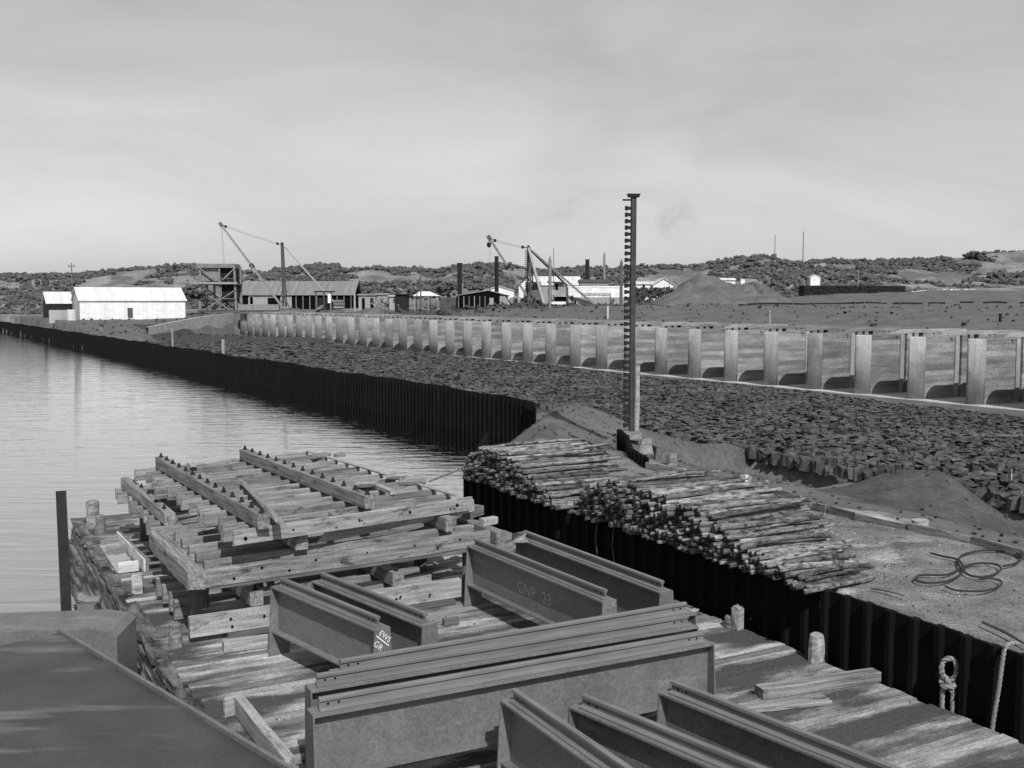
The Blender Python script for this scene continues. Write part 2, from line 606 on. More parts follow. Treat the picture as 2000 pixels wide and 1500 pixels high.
def h(u, v):
    x, y = u * DX + v * VX, u * DY + v * VY
    sv = shore_v(u)
    if v < sv - .02:
        return -1.6
    if v > 63.2:
        return back_z(u, v, x, y)
    n = fbm(x, y, 3.0)
    # near bank
    a = 2.0 + .05 * n
    # row of low edging at v 16.6
    t = sst(17.0, 25.3, v)
    far_side = lerp(1.95, .5, t) + .13 * n
    if u < 29:
        z = a if v < 16.7 else far_side
    else:
        w_ = sst(29, 36, u)
        t2 = sst(lerp(17, 19, w_), lerp(25.3, 27.5, w_), v)
        z = lerp(a, lerp(1.95, lerp(.55, .88, w_), t2) + .1 * n, min(1, (u - 29) / .8))
    # mound of dark spoil and a small sandy ridge
    d = math.hypot((u - 17.9) / 3.2, (v - 21.9) / 2.9)
    z = max(z, z + 1.15 * (1 - sst(0, 1, d)) * (1 + .25 * n))
    d = math.hypot((u - 21.8) / 2.0, (v - 23.9) / 1.4)
    z += .5 * (1 - sst(0, 1, d)) * (1 + .5 * n)
    d = math.hypot((u - 37.5) / 4.2, (v - 24.0) / 2.8)
    z += .75 * (1 - sst(0, 1, d))
    d = math.hypot((u - 25.4) / 1.9, (v - 17.9) / .9)
    # ditch in front of the stones
    if u < 29:
        e = 25.6 + .35 * n
        dd = sst(1.1, .1, abs(v - e + .15)) if False else 1 - sst(.2, 1.2, abs(v - (e - .4)))
        wet = max(math.exp(-((u - 25.5) / 2.6) ** 2), math.exp(-((u - 15.5) / 3) ** 2))
        z -= dd * (.25 + .55 * wet)
        if v > e + .2:
            z = lerp(z, bed_z(v), sst(e + .1, e + .5, v))
    else:
        e = lerp(25.6, 27.6, sst(29, 46, u)) + .4 * n
        z = lerp(z, bed_z(v), sst(e - .8, e + .8, v))
    # bank down to the open water between the two pilings
    if 24.3 <= u < 43:
        z = min(z, -.35 + (v - sv) * lerp(1.2, .62, sst(24.3, 36, u)))
    # behind the far piling
    if u >= 42.5:
        e = sst(sv, sv + 2.6, v)
        fill = lerp(.7 + .05 * n, bed_z(v), sst(sv + 1, sv + 6, v)) if v > sv + 1 else .7 + .05 * n
        z = fill
        z = lerp(z, 1.25 + .2 * n, sst(150, 172, u) * (1 - sst(30, 44, v)))
    if v > 50.5:
        z = lerp(z, .26 + .02 * n, sst(50.5, 52.2, v))
    # head of the works on the left: a sandy bank up to the yard
    if u > 138:
        vw = lerp(25, 46, (u - 150) / 41) if u < 191 else 60
        land = lerp(2.3, 3.45, sst(150, 183, u)) + .9 * sst(24, 44, v) * sst(166, 200, u) + .16 * n
        low = z + lerp(.6, 0, sst(150, 180, u)) * sst(138, 150, u)
        z = lerp(z, lerp(land, low, sst(vw - .4, vw + .6, v)), sst(138, 152, u))
    if u > 186:
        z = max(z, lerp(3.2, 4.9, sst(20, 60, v)) if u > 194 else z)
        if u > 215:
            z = max(z, back_z(u, max(v, 63.3), x, y) - 1.6 * (1 - sst(225, 300, y)) - 1.2 * (1 - sst(20, 60, v)) * (1 - sst(215, 330, y)))
    return z


def axis(parts):
    r = []
    for a, b, s in parts:
        x = a
        while x < b - 1e-6:
            r.append(x)
            x += s
    r.append(parts[-1][1])
    return r


ua = axis([(-24, 10, 1.0), (10, 48, .45), (48, 72, .9), (72, 200, 1.7), (200, 420, 3.0), (420, 900, 24)])
va = axis([(-900, -160, 40), (-160, 8, 4.2), (8, 11.3, 1.1), (11.3, 30, .42), (30, 50, 1.0), (50, 66, .5), (66, 130, 1.5), (130, 420, 3.3), (420, 1300, 44)])
tb = MB()
nu, nv = len(ua), len(va)
for u in ua:
    for v in va:
        p = W(u, v)
        tb.v.append((p.x, p.y, h(u, v)))
for i in range(nu - 1):
    for j in range(nv - 1):
        u, v = (ua[i] + ua[i + 1]) / 2, (va[j] + va[j + 1]) / 2
        p = W(u, v)
        q = fbm(p.x, p.y, 4)
        if v < 17.5 + q and u < 44:
            mi = 0                      # gravel of the near bank
        elif math.hypot((u - 17.6) / 3.1, (v - 21.9) / 2.9) < 1 + .2 * q:
            mi = 2
        elif u < 46 and v < 27 + .6 * q:
            mi = 1
        elif 25 < v < 49.5 + .5 * q and u < 168:
            mi = 4
        elif p.y > 205 + 8 * q and (v > 63 or u > 200):
            mi = 3
        else:
            mi = 1
        tb.f.append((i * nv + j, (i + 1) * nv + j, (i + 1) * nv + j + 1, i * nv + j + 1))
        tb.m.append(mi)
ground = tb.build('ground', ['gravel', 'sand', 'dirt', 'dune', 'bed'], smooth=True)
tag(ground, kind='structure')

wb = MB().add([(-1500, -200, 0), (400, -200, 0), (400, 900, 0), (-1500, 900, 0)], [(0, 1, 2, 3)])
tag(wb.build('water', 'water'), kind='structure')


# ------------------------------------------------------------------ sheet piling
def piling(name, label, line, top, bottom, pitch=.4, amp=.07, rib=.09, jt=.02, thick=.07, side=1):
    """trapezoid sheet piles following a plan polyline [(u,v)...]; ribs stand out towards the water"""
    b = MB()
    pts = [W(u, v) for u, v in line]
    prof = []
    carry = 0
    for a, c in zip(pts, pts[1:]):
        d = (c - a)
        Ls = d.length
        d.normalize()
        nrm = Vector((-d.y, d.x, 0)) * side
        n = max(1, round(Ls / pitch))
        pw = Ls / n
        for k in range(n):
            t = (rnd(-jt, jt))
            s0 = k * pw
            prof.append((a + d * s0, nrm, 0, t))
            prof.append((a + d * (s0 + pw - rib * 1.9), nrm, 0, t))
            prof.append((a + d * (s0 + pw - rib * 1.5), nrm, amp, t + .015))
            prof.append((a + d * (s0 + pw - rib * .5), nrm, amp, t + .015))
            prof.append((a + d * (s0 + pw - rib * .1), nrm, 0, t))
    m = len(prof)
    for (p, n, a, t) in prof:
        q = p + n * a
        r = p - n * thick
        zt = top(p) + t if callable(top) else top + t
        b.v += [(q.x, q.y, bottom), (q.x, q.y, zt), (r.x, r.y, zt), (r.x, r.y, bottom)]
    for i in range(m - 1):
        for k in range(3):
            b.f.append((i * 4 + k, (i + 1) * 4 + k, (i + 1) * 4 + k + 1, i * 4 + k + 1))
            b.m.append(0)
    b.f += [(0, 1, 2, 3), tuple((m - 1) * 4 + k for k in (0, 3, 2, 1))]
    b.m += [0, 0]
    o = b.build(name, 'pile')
    tag(o, label, 'sheet piling')
    return o


near_wall = piling('sheet_piling', 'black ribbed steel sheet piling rising beside the barge deck, logs stacked on its top',
                   [(-6, 11.83), (24.3, 11.83), (31, 15.9)], 2.06, -1.8, pitch=.42, side=1, thick=.05)
far_line = [(38.0, 21.75), (39.6, 22.7), (41.4, 23.25), (43.2, 23.3)]
u = 50
while u < 262:
    far_line.append((u, pile_v(u) + .12 * math.sin(u * .21)))
    u += 9
far_line.append((262, pile_v(262)))
far_wall = piling('sheet_piling', 'long black sheet piling across the open water, curving round at its near end',
                  far_line, lambda p: 2.05 + .05 * math.sin(p.y * .35) + .03 * math.sin(p.y * 1.3), -1.8, pitch=.42, amp=.1, side=1)
short_wall = piling('sheet_piling', 'short stub of black sheet piling standing at the foot of the tall rung mast',
                    [(22.9, 16.62), (24.3, 17.1), (26.9, 18.75), (28.3, 19.4)], lambda p: 2.28, .9, pitch=.36, amp=.07, side=1)
# low timber edging across the gravel
edge_line = [(22.9, 16.62), (21.4, 16.82), (19.5, 17.05), (17.1, 16.65), (15.2, 16.3), (14, 16.5), (12.6, 16.5), (11.5, 16.45), (8, 16.3), (3, 16.2)]
et = thing('timber_edging', 'low row of short timber slabs set on edge across the gravel bank', 'edging', W(15, 16.5, 2.0), PHI)
inv = et.matrix_basis.inverted()
k = 0
for (a, c) in zip(edge_line, edge_line[1:]):
    Ls = math.hypot(a[0] - c[0], a[1] - c[1])
    n = max(1, round(Ls / 1.1))
    for i in range(n):
        t0, t1 = i / n, (i + 1) / n - .01
        p0 = W(lerp(a[0], c[0], t0), lerp(a[1], c[1], t0) + rnd(-.03, .03), 2.03 + rnd(-.03, .03))
        p1 = W(lerp(a[0], c[0], t1), lerp(a[1], c[1], t1) + rnd(-.03, .03), 2.03 + rnd(-.03, .03))
        board('slab', 'timber', inv @ p0, inv @ p1, .05, .26, et, rough=.015)
        k += 1


def post(name, label, cat, p, hh, r, m='timber', seg=9, taper=.9, lean=(0, 0), group=None, cap=False):
    b = MB()
    n = 5
    pts = [Vector((lean[0] * i / n + rnd(-.006, .006), lean[1] * i / n, -.25 + (hh + .25) * i / n)) for i in range(n + 1)]
    rr = [r * lerp(1, taper, i / n) for i in range(n + 1)]
    if cap:
        pts.append(pts[-1] + Vector((0, 0, r * .5)))
        rr.append(r * .3)
    b.tube(pts, rr, seg, wob=.06)
    o = b.build(name, m, loc=p)
    return tag(o, label, cat, group)


# small stakes and posts round the bank
sq = G(1457, 958, 2.0)
sp = thing('notched_post', 'pale squared stub post with a dark block beside the timber edging', 'post', sq, .3)
board('upright', 'timber_white', (0, 0, -.1), (0, 0, .38), .09, .06, sp)
board('block', 'timber_dark', (-.19, .03, .05), (-.02, .03, .05), .12, .18, sp)
post('round_post', 'weathered round timber post close beside the tall rung mast', 'post', G(1243, 838, 1.95), 2.25, .10, 'timber_pale', lean=(.02, 0))
post('white_stake', 'thin white stake standing on the near right edge of the stone pitching', 'stake', G(1975, 945, .95), .45, .02, 'timber_white')

# ------------------------------------------------------------------ tall mast with rungs
mp_ = G(1231, 850, 1.9)
mt = thing('rung_mast', 'tall slim dark steel mast studded with short rungs, flat cap on top', 'mast', mp_, R(4))
c = MB()
c.box(-.04, .1, -.1, -.075, 0, 8.1)
c.box(-.04, .1, .075, .1, 0, 8.1)
c.box(.03, .055, -.075, .075, 0, 8.1)
c.box(.1, .125, -.11, .11, 0, 8.1)
c.build('column', 'mast_steel', mt)
z = .35
while z < 7.85:
    r_ = MB()
    r_.box(-.18, .0, -.07, .07, -.05, .05).box(-.24, -.16, -.09, .09, -.07, .07)
    r_.build('rung', 'black', mt, loc=(0, 0, z))
    z += .217
t_ = MB()
t_.box(-.13, .22, -.17, .17, 8.1, 8.16).box(-.17, .25, -.12, .12, 8.16, 8.21)
t_.build('cap', 'black', mt)
MB().box(-.33, -.04, -.05, .05, 7.98, 8.03).build('arm', 'black', mt)
MB().box(-.3, .3, -.3, .3, -.1, .14, jit=.05).build('footing', 'timber', mt)

# ------------------------------------------------------------------ stone pitching
def stone_verts(sx, sy, sz):
    vs = []
    for dz in (0, 1):
        k = 5
        off = rnd(0, 6)
        for i in range(k):
            a = off + 2 * math.pi * i / k + rnd(-.25, .25)
            rr = rnd(.8, 1.12) * (1 if dz == 0 else .86)
            vs.append(Vector((math.cos(a) * sx / 2 * rr, math.sin(a) * sy / 2 * rr, (dz - .6) * sz + rnd(-.14, .14) * sz * dz)))
    fs = [(0, 4, 3, 2, 1), (5, 6, 7, 8, 9)] + [(i, (i + 1) % 5, 5 + (i + 1) % 5, 5 + i) for i in range(5)]
    return vs, fs


spots = []
def edge_v(u):
    x = 25.7 if u < 29 else lerp(25.8, 27.9, sst(29, 46, u))
    if u > 46:
        x = max(pile_v(u) + .9, 27.9 - (u - 46) * .5)
    return x


u = 6.0
while u < 150:
    st = .46 if u < 60 else (.5 if u < 95 else .8)
    v = edge_v(u) + rnd(0, .2)
    while v < 49.8 - .8 * math.sin(u * .2):
        spots.append((u + rnd(-.16, .16), v + rnd(-.1, .1), st))
        v += st * rnd(.82, 1.12)
    u += st * .86
random.shuffle(spots)


def in_view(u, v):
    p = W(u, v, .8)
    return abs(p.x / p.y) < .5


near = sorted([s for s in spots if in_view(s[0], s[1])], key=lambda s: W(s[0], s[1]).length)[:280]
nearset = set(near)
protos = []
for i in range(10):
    vs, fs = stone_verts(.5, .42, .34)
    protos.append(MB().add(vs, fs))
meshes = []
for (u, v, st) in near:
    k = random.randrange(10)
    if len(meshes) <= k or True:
        pass
    p = W(u, v, bed_z(v) + .02 + rnd(-.03, .05))
    if len(meshes) < 10:
        o = protos[len(meshes)].build('stone', 'stone', loc=p)
        meshes.append(o.data)
    else:
        o = bpy.data.objects.new('stone', meshes[k])
        COL.objects.link(o)
        o.location = p
    on_edge = v < edge_v(u) + .35
    o.rotation_euler = (rnd(-.25, .25), rnd(-.25, .25), rnd(0, 6))
    s_ = rnd(.8, 1.2)
    o.scale = (s_, s_ * rnd(.8, 1.1), (1.15 if on_edge else 1) * rnd(.8, 1.15))
    tag(o, 'large rough dark stone standing in the near outer edge row of the stone pitching' if on_edge else
        'rough dark flat stone laid in the nearest rows of the stone pitching', 'stone', 'stones of the near pitching')
sb = MB()
for s in spots:
    if s in nearset or not (abs(W(s[0], s[1]).x) < .62 * W(s[0], s[1]).y):
        continue
    u, v, st = s
    vs, fs = stone_verts(st * rnd(.7, 1.45), st * rnd(.6, 1.2), .34)
    T = Matrix.Translation(W(u, v, bed_z(v) + rnd(-.04, .045))) @ Matrix.Rotation(rnd(0, 6), 4, 'Z') @ Matrix.Rotation(rnd(-.17, .17), 4, 'X') @ Matrix.Rotation(rnd(-.14, .14), 4, 'Y')
    sb.add([T @ p for p in vs], fs)
tag(sb.build('stone_pitching', 'stone_far'), 'wide apron of dark rough stones laid between the pilings and the piers', 'stones', kind='stuff')

# ------------------------------------------------------------------ barrage piers
# local frame of a pier: x along v (tip of the round nose at 0), y along u, z up from the sill
def pier_parts():
    hw = .6
    top = 3.93
    # nose
    n = MB()
    nd = .86
    poly = []
    for i in range(-7, 8):
        q = 1 - abs(i) / 7
        tt = 1 - q
        x = nd * tt ** 1.25
        y = hw * (1 - (1 - tt ** 1.25) ** 1.7) * (1 if i > 0 else -1)
        poly.append((x, y if i else 0.0))
    # bevelled arris at the top
    pb = [(nd + (x - nd) * .95, y * .95) for x, y in poly]
    vs = [(x, y, 0) for x, y in poly] + [(x, y, top - .06) for x, y in poly] + [(x, y, top) for x, y in pb]
    m = 15
    fs = []
    for r in range(2):
        fs += [(r * m + i, r * m + i + 1, (r + 1) * m + i + 1, (r + 1) * m + i) for i in range(m - 1)]
    fs += [tuple(2 * m + i for i in range(m)), (0, m, 2 * m, 3 * m - 1, 2 * m - 1, m - 1), tuple(range(m))[::-1]]
    n.add(vs, fs)
    w = MB()
    x1 = 2.7
    pk = [(2.28, 2.5, .03), ]

    top = 3.93

    def seg(x0, x1_, y, z0, z1):
        w.box(x0, x1_, -y, y, z0, z1)
    # front wall, with a shallow pocket near its end
    seg(nd, 2.98, hw, 0, top)
    seg(2.98, 3.2, hw, 0, 3.55)
    seg(2.98, 3.2, hw - .07, 3.55, 3.85)
    seg(2.98, 3.2, hw, 3.85, top)
    seg(3.2, 3.42, hw, 0, top)
    # groove post, proud of the wall, then the stop-log groove
    g = MB()
    g.box(3.42, 3.78, -hw - .09, hw + .09, 0, top)
    g.box(3.78, 4.1, -hw + .22, hw - .22, 0, top)
    # rear wall with pockets under its coping
    r = MB()
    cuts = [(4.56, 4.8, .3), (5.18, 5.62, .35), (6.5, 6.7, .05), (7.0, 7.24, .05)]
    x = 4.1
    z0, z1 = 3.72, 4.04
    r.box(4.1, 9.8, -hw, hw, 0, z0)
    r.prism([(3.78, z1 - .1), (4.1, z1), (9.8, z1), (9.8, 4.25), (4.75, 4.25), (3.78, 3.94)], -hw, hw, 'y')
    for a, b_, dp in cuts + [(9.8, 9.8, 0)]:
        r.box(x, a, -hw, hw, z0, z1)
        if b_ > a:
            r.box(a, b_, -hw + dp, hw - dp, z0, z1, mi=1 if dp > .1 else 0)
        x = b_
    return n, w, g, r


NP = 36
n_, w_, g_, r_ = pier_parts()
ordn = ['nearest', 'second', 'third', 'fourth', 'fifth', 'sixth', 'seventh', 'eighth', 'ninth', 'tenth', 'eleventh', 'twelfth',
        'thirteenth', 'fourteenth', 'fifteenth', 'sixteenth', 'seventeenth', 'eighteenth', 'nineteenth', 'twentieth']
tens = ['', '', 'twenty', 'thirty']


def ordinal(i):
    if i < 20:
        return ordn[i]
    k = i + 1
    if k % 10 == 0:
        return {30: 'thirtieth'}[k]
    return tens[k // 10] + '-' + (['', 'first'] + ordn[1:9])[k % 10]


proto = None
DU = 148.2 / 35
for i in range(-1, NP):
    u = 41.95 + DU * i
    v = 54.0 - (u - 42) * .0445
    p = W(u, v, .3)
    if i < 0:  # unseen pier beyond the frame, included to shade the nearest one
        lab = 'concrete barrage pier out of view past the right edge, kept for the shade it casts'
    elif i == 0:
        lab = 'nearest whole-nosed concrete barrage pier in the row'
    else:
        lab = 'concrete barrage pier, ' + ordinal(i) + ' along the row from the nearest whole one'
    if proto is None:
        t = thing('barrage_pier', lab, 'bridge pier', p, PHI - .04, 'piers of the barrage')
        n_.build('nose', 'nose', t, smooth=False)
        w_.build('front_wall', 'concrete', t)
        g_.build('groove_post', 'nose', t)
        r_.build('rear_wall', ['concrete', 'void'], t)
        for ch in t.children:
            if ch.name.startswith('nose'):
                me = ch.data
                me.polygons.foreach_set('use_smooth', [len(q.vertices) == 4 for q in me.polygons])
        proto = t
    else:
        t = copy_tree(proto)
        t['label'] = lab
        t.location = p
# sill under the piers
s_ = MB()
s_.prism([(-.45, 0), (9.6, 0), (9.6, 158), (-.45, 158)], -.6, 0, 'z')
so = s_.build('sill', 'concrete_pale', loc=W(36, 54.0 + 6 * .0445, .3), rz=PHI + .0445)
tag(so, 'pale concrete sill running under the feet of the barrage piers', 'sill')
# abutment block, ladder and wing wall at the far end
u, v = 41.95 + DU * 36, 54.0 - 150 * .0445
ab = thing('abutment', 'pale concrete abutment wall closing the far end of the pier row', 'wall', W(u - .6, v, .3), PHI - .04)
MB().box(-1.0, 9.4, 0, 2.0, 0, 4.05).build('end_block', 'concrete', ab)
iab = ab.matrix_basis.inverted()
wl_ = [(191.8, 46.6, 4.25), (181, 41.0, 4.15), (170, 35.3, 3.85), (160, 30.2, 3.45), (149, 24.6, 2.95)]
wg = MB()
for (u_, v_, z_) in wl_:
    p = W(u_, v_, 0)
    for o_ in (0, 1):
        q = W(u_ + .5 * o_, v_ - .25 * o_, 0)
        wg.v += [tuple(iab @ Vector((q.x, q.y, -.5))), tuple(iab @ Vector((q.x, q.y, z_)))]
for i in range(len(wl_) - 1):
    a_, b_ = i * 4, i * 4 + 4
    wg.f += [(a_, b_, b_ + 1, a_ + 1), (a_ + 1, b_ + 1, b_ + 3, a_ + 3), (a_ + 3, b_ + 3, b_ + 2, a_ + 2)]
    wg.m += [0, 0, 0]
wg.build('wing_wall', 'concrete_pale', ab)
ld = thing('ladder', 'dark iron ladder fixed to the face of the far abutment', 'ladder', W(u - 1.2, v - .4, .5), PHI - .04)
b = MB()
b.beam((0, 0, 0), (0, 0, 3.9), .12, .1).beam((1.2, 0, 0), (1.2, 0, 3.9), .12, .1)
b.build('stile', 'timber_dark', ld)
for i in range(11):
    MB().beam((0, 0, .3 + i * .34), (1.2, 0, .3 + i * .34), .07, .09).build('rung', 'timber_dark', ld)
MB().box(.1, 1.1, .18, .3, 0, 3.9).build('back_plate', 'void', ld)
# shuttering box on the abutment
sh = thing('formwork_box', 'long pale timber formwork with scalloped lower edge on the far pier tops', 'formwork', AT(505, 605, 188), R(4))
MB().box(-3.6, 3.6, 0, 1.2, -.1, .95).build('side_boards', 'timber', sh)
b = MB()
for i in range(20):
    b.box(-3.5 + i * .36, -3.3 + i * .36, -.1, 1.3, -.32, -.1)
b.build('bearers', 'timber_dark', sh)

# ------------------------------------------------------------------ barge
bg_ = thing('timber_barge', 'broad flat timber barge with worn plank deck carrying girders and timber frames', 'barge', W(0, 2.8, 0), PHI)
# local: x = v-2.8, y = u, z
BW = 11.72 - 2.8
BU0, BU1 = 2.5, 28.0
dk = MB()
y = BU0
while y < BU1:
    w = rnd(.19, .25)
    l0, l1 = rnd(-.05, .12), rnd(-.1, .0)
    if y > BU1 - 1.8:
        l0 += (y - BU1 + 1.8) * .1
    zj = rnd(-.004, .002)
    n = 6
    for k in range(n):
        pass
    xs_ = [l0] + sorted(rnd(1, BW - 1) for _ in range(random.choice([1, 1, 2]))) + [BW + l1]
    for a_, b_ in zip(xs_, xs_[1:]):
        dk.box(a_ + .004, b_ - .004, y, y + w - .02, .93, 1.0 + zj + rnd(-.006, .004), jit=.004, mi=random.choice([0, 0, 1, 1, 2, 3]))
    y += w
dk.build('deck', ['deck0', 'deck1', 'deck2', 'deck3'], bg_)
hm = MB()
# ragged left side: many short weathered strakes on a slightly flared hull
for k in range(15):
    z1 = .97 - k * .14
    z0 = z1 - .15
    y = BU0
    while y < BU1 - .05:
        l = rnd(.8, 2.6)
        y1 = min(BU1 - .02, y + l)
        o0 = -.05 - .42 * (.97 - z1) + rnd(-.03, .03)
        hm.box(o0 - .03, o0 + .2, y, y1 - .01, z0, z1 - rnd(0, .015), jit=.012)
        y = y1
hm.build('hull_side', 'hull', bg_)
b = MB()
b.box(.1, BW - .02, BU0 + .1, BU1 - .1, -1.2, .92)
b.build('hull', 'timber_dark', bg_)
b = MB()
for y0 in range(2, 27):
    b.box(BW - .16, BW + .0, y0 + .5, min(y0 + 1.48, BU1), .6, .925, jit=.006)
b.build('rubbing_strake', 'timber_dark', bg_)
board('headlog', 'timber_dark', (-.1, BU1 + .1, .86), (BW - .1, BU1 + .1, .86), .3, .3, bg_)
# broken top edge of the hull side: a ragged curb of rotten wood along the left rim
b = MB()
y = 11
while y < BU1:
    l = rnd(.15, .7)
    b.box(-.14 + rnd(-.03, .02), .06 + rnd(-.05, .1), y, y + l, .9, 1.0 + rnd(.005, .05), jit=.02)
    y += l * rnd(1.0, 1.3)
b.build('rim', 'hull', bg_)


def bitt(label, px, py, hh, r, m='timber', sq=False, lean=(0, 0)):
    p = G(px, py, 1.0)
    b = MB()
    if sq:
        b.box(-r, r, -r * .8, r * .8, -.05, hh, jit=.012)
        b.box(-r * .9, r * .6, -r * .7, r * .7, hh, hh + .03, jit=.012)
    else:
        n = 5
        b.tube([Vector((lean[0] * i / n, lean[1] * i / n, -.05 + (hh + .05) * i / n)) for i in range(n + 1)] + [Vector((lean[0], lean[1], hh + .03))],
               [r * x for x in (1.12, 1.06, 1, .97, .93, .9, .55)], 9, wob=.07)
    o = b.build('mooring_bitt', m, loc=p, rz=PHI + rnd(-.2, .2))
    return tag(o, label, 'mooring bitt', 'short timber bitts round the barge deck')


bitt('square-cut pale timber bitt on the right of the barge deck, farther of that pair', 1441, 1228, .36, .085, 'timber_pale', sq=True)
bitt('weathered round timber bitt at the right rim of the barge deck, nearer of that pair', 1594, 1290, .40, .12, 'timber_pale')
bitt('dark stub standing in for the shadow beside the farther right-hand bitt', 1424, 1224, .17, .09, 'hull')  # dark lump in place of the bitt's shadow on the deck
bitt('tall grey weathered bitt at the far left corner of the barge', 182, 1028, .62, .16, 'timber')
bitt('shorter split bitt beside the tall one at the far left corner', 197, 1042, .42, .12, 'timber')
bitt('pale squared timber bitt near the left rim, below the broken timber frame corner', 269, 1158, .34, .10, 'timber_pale', sq=True)
bitt('grey round-topped bitt at the left rim in front of the lowest timber frame', 343, 1262, .36, .10, 'timber')

# ------------------------------------------------------------------ plate girders
def girder(label, A, Bp, text=None, chalk=None, group='steel girders on the barge', seed=0):
    """A, Bp : (u,v) of the two ends on the deck centre line, A is the far or left one"""
    a, c = W(A[0], A[1], 1.004), W(Bp[0], Bp[1], 1.004)
    d = c - a
    Ls = d.length
    rz = math.atan2(d.y, d.x)
    t = thing('plate_girder', label, 'girder', a, rz, group)
    e = .018
    MB().box(e, Ls - e, -.008, .008, .395, 1.075).build('web', 'steel', t)
    MB().box(e, Ls - e, -.125, .125, 1.075, 1.1).build('top_flange', 'steel', t)
    MB().box(e, Ls - e, -.125, .125, .37, .395).build('bottom_flange', 'steel', t)
    for x0, x1 in ((0, e), (Ls - e, Ls)):
        b = MB()
        b.prism([(-.185, 0), (.185, 0), (.125, 1.103), (-.125, 1.103)], x0, x1, 'x')
        b.build('end_plate', 'steel', t)
    # rail: foot, web, head in one section
    sec = [(-.065, 0), (.065, 0), (.065, .012), (.012, .028), (.012, .095), (.034, .102), (.034, .135), (.024, .142),
           (-.024, .142), (-.034, .135), (-.034, .102), (-.012, .095), (-.012, .028), (-.065, .012)]
    sec = [(y_, z_ + 1.104) for y_, z_ in sec]
    rl0 = MB().prism(sec, .1, Ls - .1, 'x').build('rail', 'rail', t)
    for x in (.2, .32, Ls - .2, Ls - .32):
        MB().tube([(x, -.0135, 1.165), (x, .0135, 1.165)], .015, 8).build('bolt_hole', 'void', rl0)
    return t, Ls


def kid(t, nm, last=False):
    c = [k for k in t.children if k.name.split('.')[0] == nm]
    return c[-1] if last else c[0]


g1, L1 = girder('long girder lettered GNP 23, farther left of the right-hand pair by the piling', (16.68, 8.27), (12.55, 8.47))
# text on the side facing the viewer's left: local -y ... the web plane; text upright
def on_web(x, z, side):
    """matrix for text on the web: side=-1 -> face looking to local -y"""
    if side < 0:
        return Matrix.Translation((x, -.0085 - .001, z)) @ Matrix.Rotation(R(90), 4, 'X')
    return Matrix.Translation((x, .0085 + .001, z)) @ Matrix.Rotation(R(180), 4, 'Z') @ Matrix.Rotation(R(90), 4, 'X')


# local x of this girder runs towards the viewer; the face seen from the left is local -y side or +y: pick by geometry
_vl = -Vector((VX, VY, 0))
_ly = Vector((-math.sin(g1.rotation_euler.z), math.cos(g1.rotation_euler.z), 0))
g1_side = 1 if _ly.dot(_vl) > 0 else -1
text_mesh('GNP  23', .27, 'painted_letters', 'paint_faint', kid(g1, 'web'), on_web(1.55, .62, g1_side), .001)
g2, _ = girder('plain girder standing closest to the black piling on the right', (16.81, 9.36), (12.54, 9.5))
g3, L3 = girder('short girder chalked with white letters on its end plate', (15.73, 4.42), (12.92, 5.05))
g4, _ = girder('short girder beside the chalked one, second from the left', (15.72, 5.07), (12.77, 5.68))
g5, _ = girder('crosswise girder farthest from the viewer of the three laid side by side', (11.63, 3.9), (11.57, 9.2))
g6, _ = girder('crosswise girder in the middle of the three laid side by side', (11.3, 3.5), (11.08, 8.85))
g7, _ = girder('big crosswise girder nearest the viewer, its pale web plate fully lit', (10.6, 3.3), (10.42, 8.58))
g8, _ = girder('leftmost of the three girders running out of the bottom of the picture', (9.93, 5.38), (5.8, 5.36))
g9, _ = girder('middle one of the three girders running out of the bottom of the picture', (9.43, 5.94), (5.39, 6.78))
g10, _ = girder('rightmost of the three girders running out of the bottom of the picture', (9.3, 7.05), (5.2, 7.72))
ep_ = max((k for k in g3.children if k.name.startswith('end_plate')), key=lambda k: max(v_.co.x for v_ in k.data.vertices))
# chalk marks E W S over G R with a slash, on the near end plate of g3
EP = Matrix.Translation((L3 + .003, 0, .93)) @ Matrix.Rotation(R(90), 4, 'Z') @ Matrix.Rotation(R(90), 4, 'X') @ Matrix.Rotation(R(-42), 4, 'Z')
text_mesh('EWS', .105, 'chalk_letters', 'chalk', ep_, EP @ Matrix.Translation((-.12, .03, 0)), .001)
text_mesh('GR', .115, 'chalk_letters', 'chalk', ep_, EP @ Matrix.Translation((-.10, -.125, 0)), .001)
MB().box(-.14, .13, -.008, .008, -.001, .001).build('chalk_line', 'chalk', ep_, M4=EP)

# number on the near piling
pw = near_wall
n0 = W(11.62, 11.815, 0)
text_mesh('80', .2, 'painted_number', 'steel_dark', pw,
          Matrix.Translation(W(11.72, 11.822, 1.72)) @ Matrix.Rotation(PHI - R(90), 4, 'Z') @ Matrix.Rotation(R(90), 4, 'X'), .002)


# ------------------------------------------------------------------ timber frames
def fr_thing(label, u, v, z, cat='timber frame', name='joist_panel'):
    t = thing(name, label, cat, W(u, v, z), PHI, 'stacked bolted timber frames')
    return t, t.matrix_basis.inverted()


def bolt(parent, inv, u, v, z, s=1.0):
    b = MB()
    b.cone((0, 0, 0), .055 * s, .045 * s, .012, 6)
    b.cone((0, 0, .012), .04 * s, .012 * s, .075 * s, 6)
    p = inv @ W(u, v, z)
    bs_ = [k for k in parent.children if k.name.startswith('beam')]

    def off(k):
        q = k.matrix_basis.inverted() @ p
        return abs(q.y) + (0 if -.2 < q.x < 9 else 5) + abs(q.z - .12)
    k = min(bs_, key=off)
    return b.build('bolt', 'black', k, M4=k.matrix_basis.inverted() @ Matrix.Translation(p))


def lerp2(a, b, t):
    return (lerp(a[0], b[0], t), lerp(a[1], b[1], t))


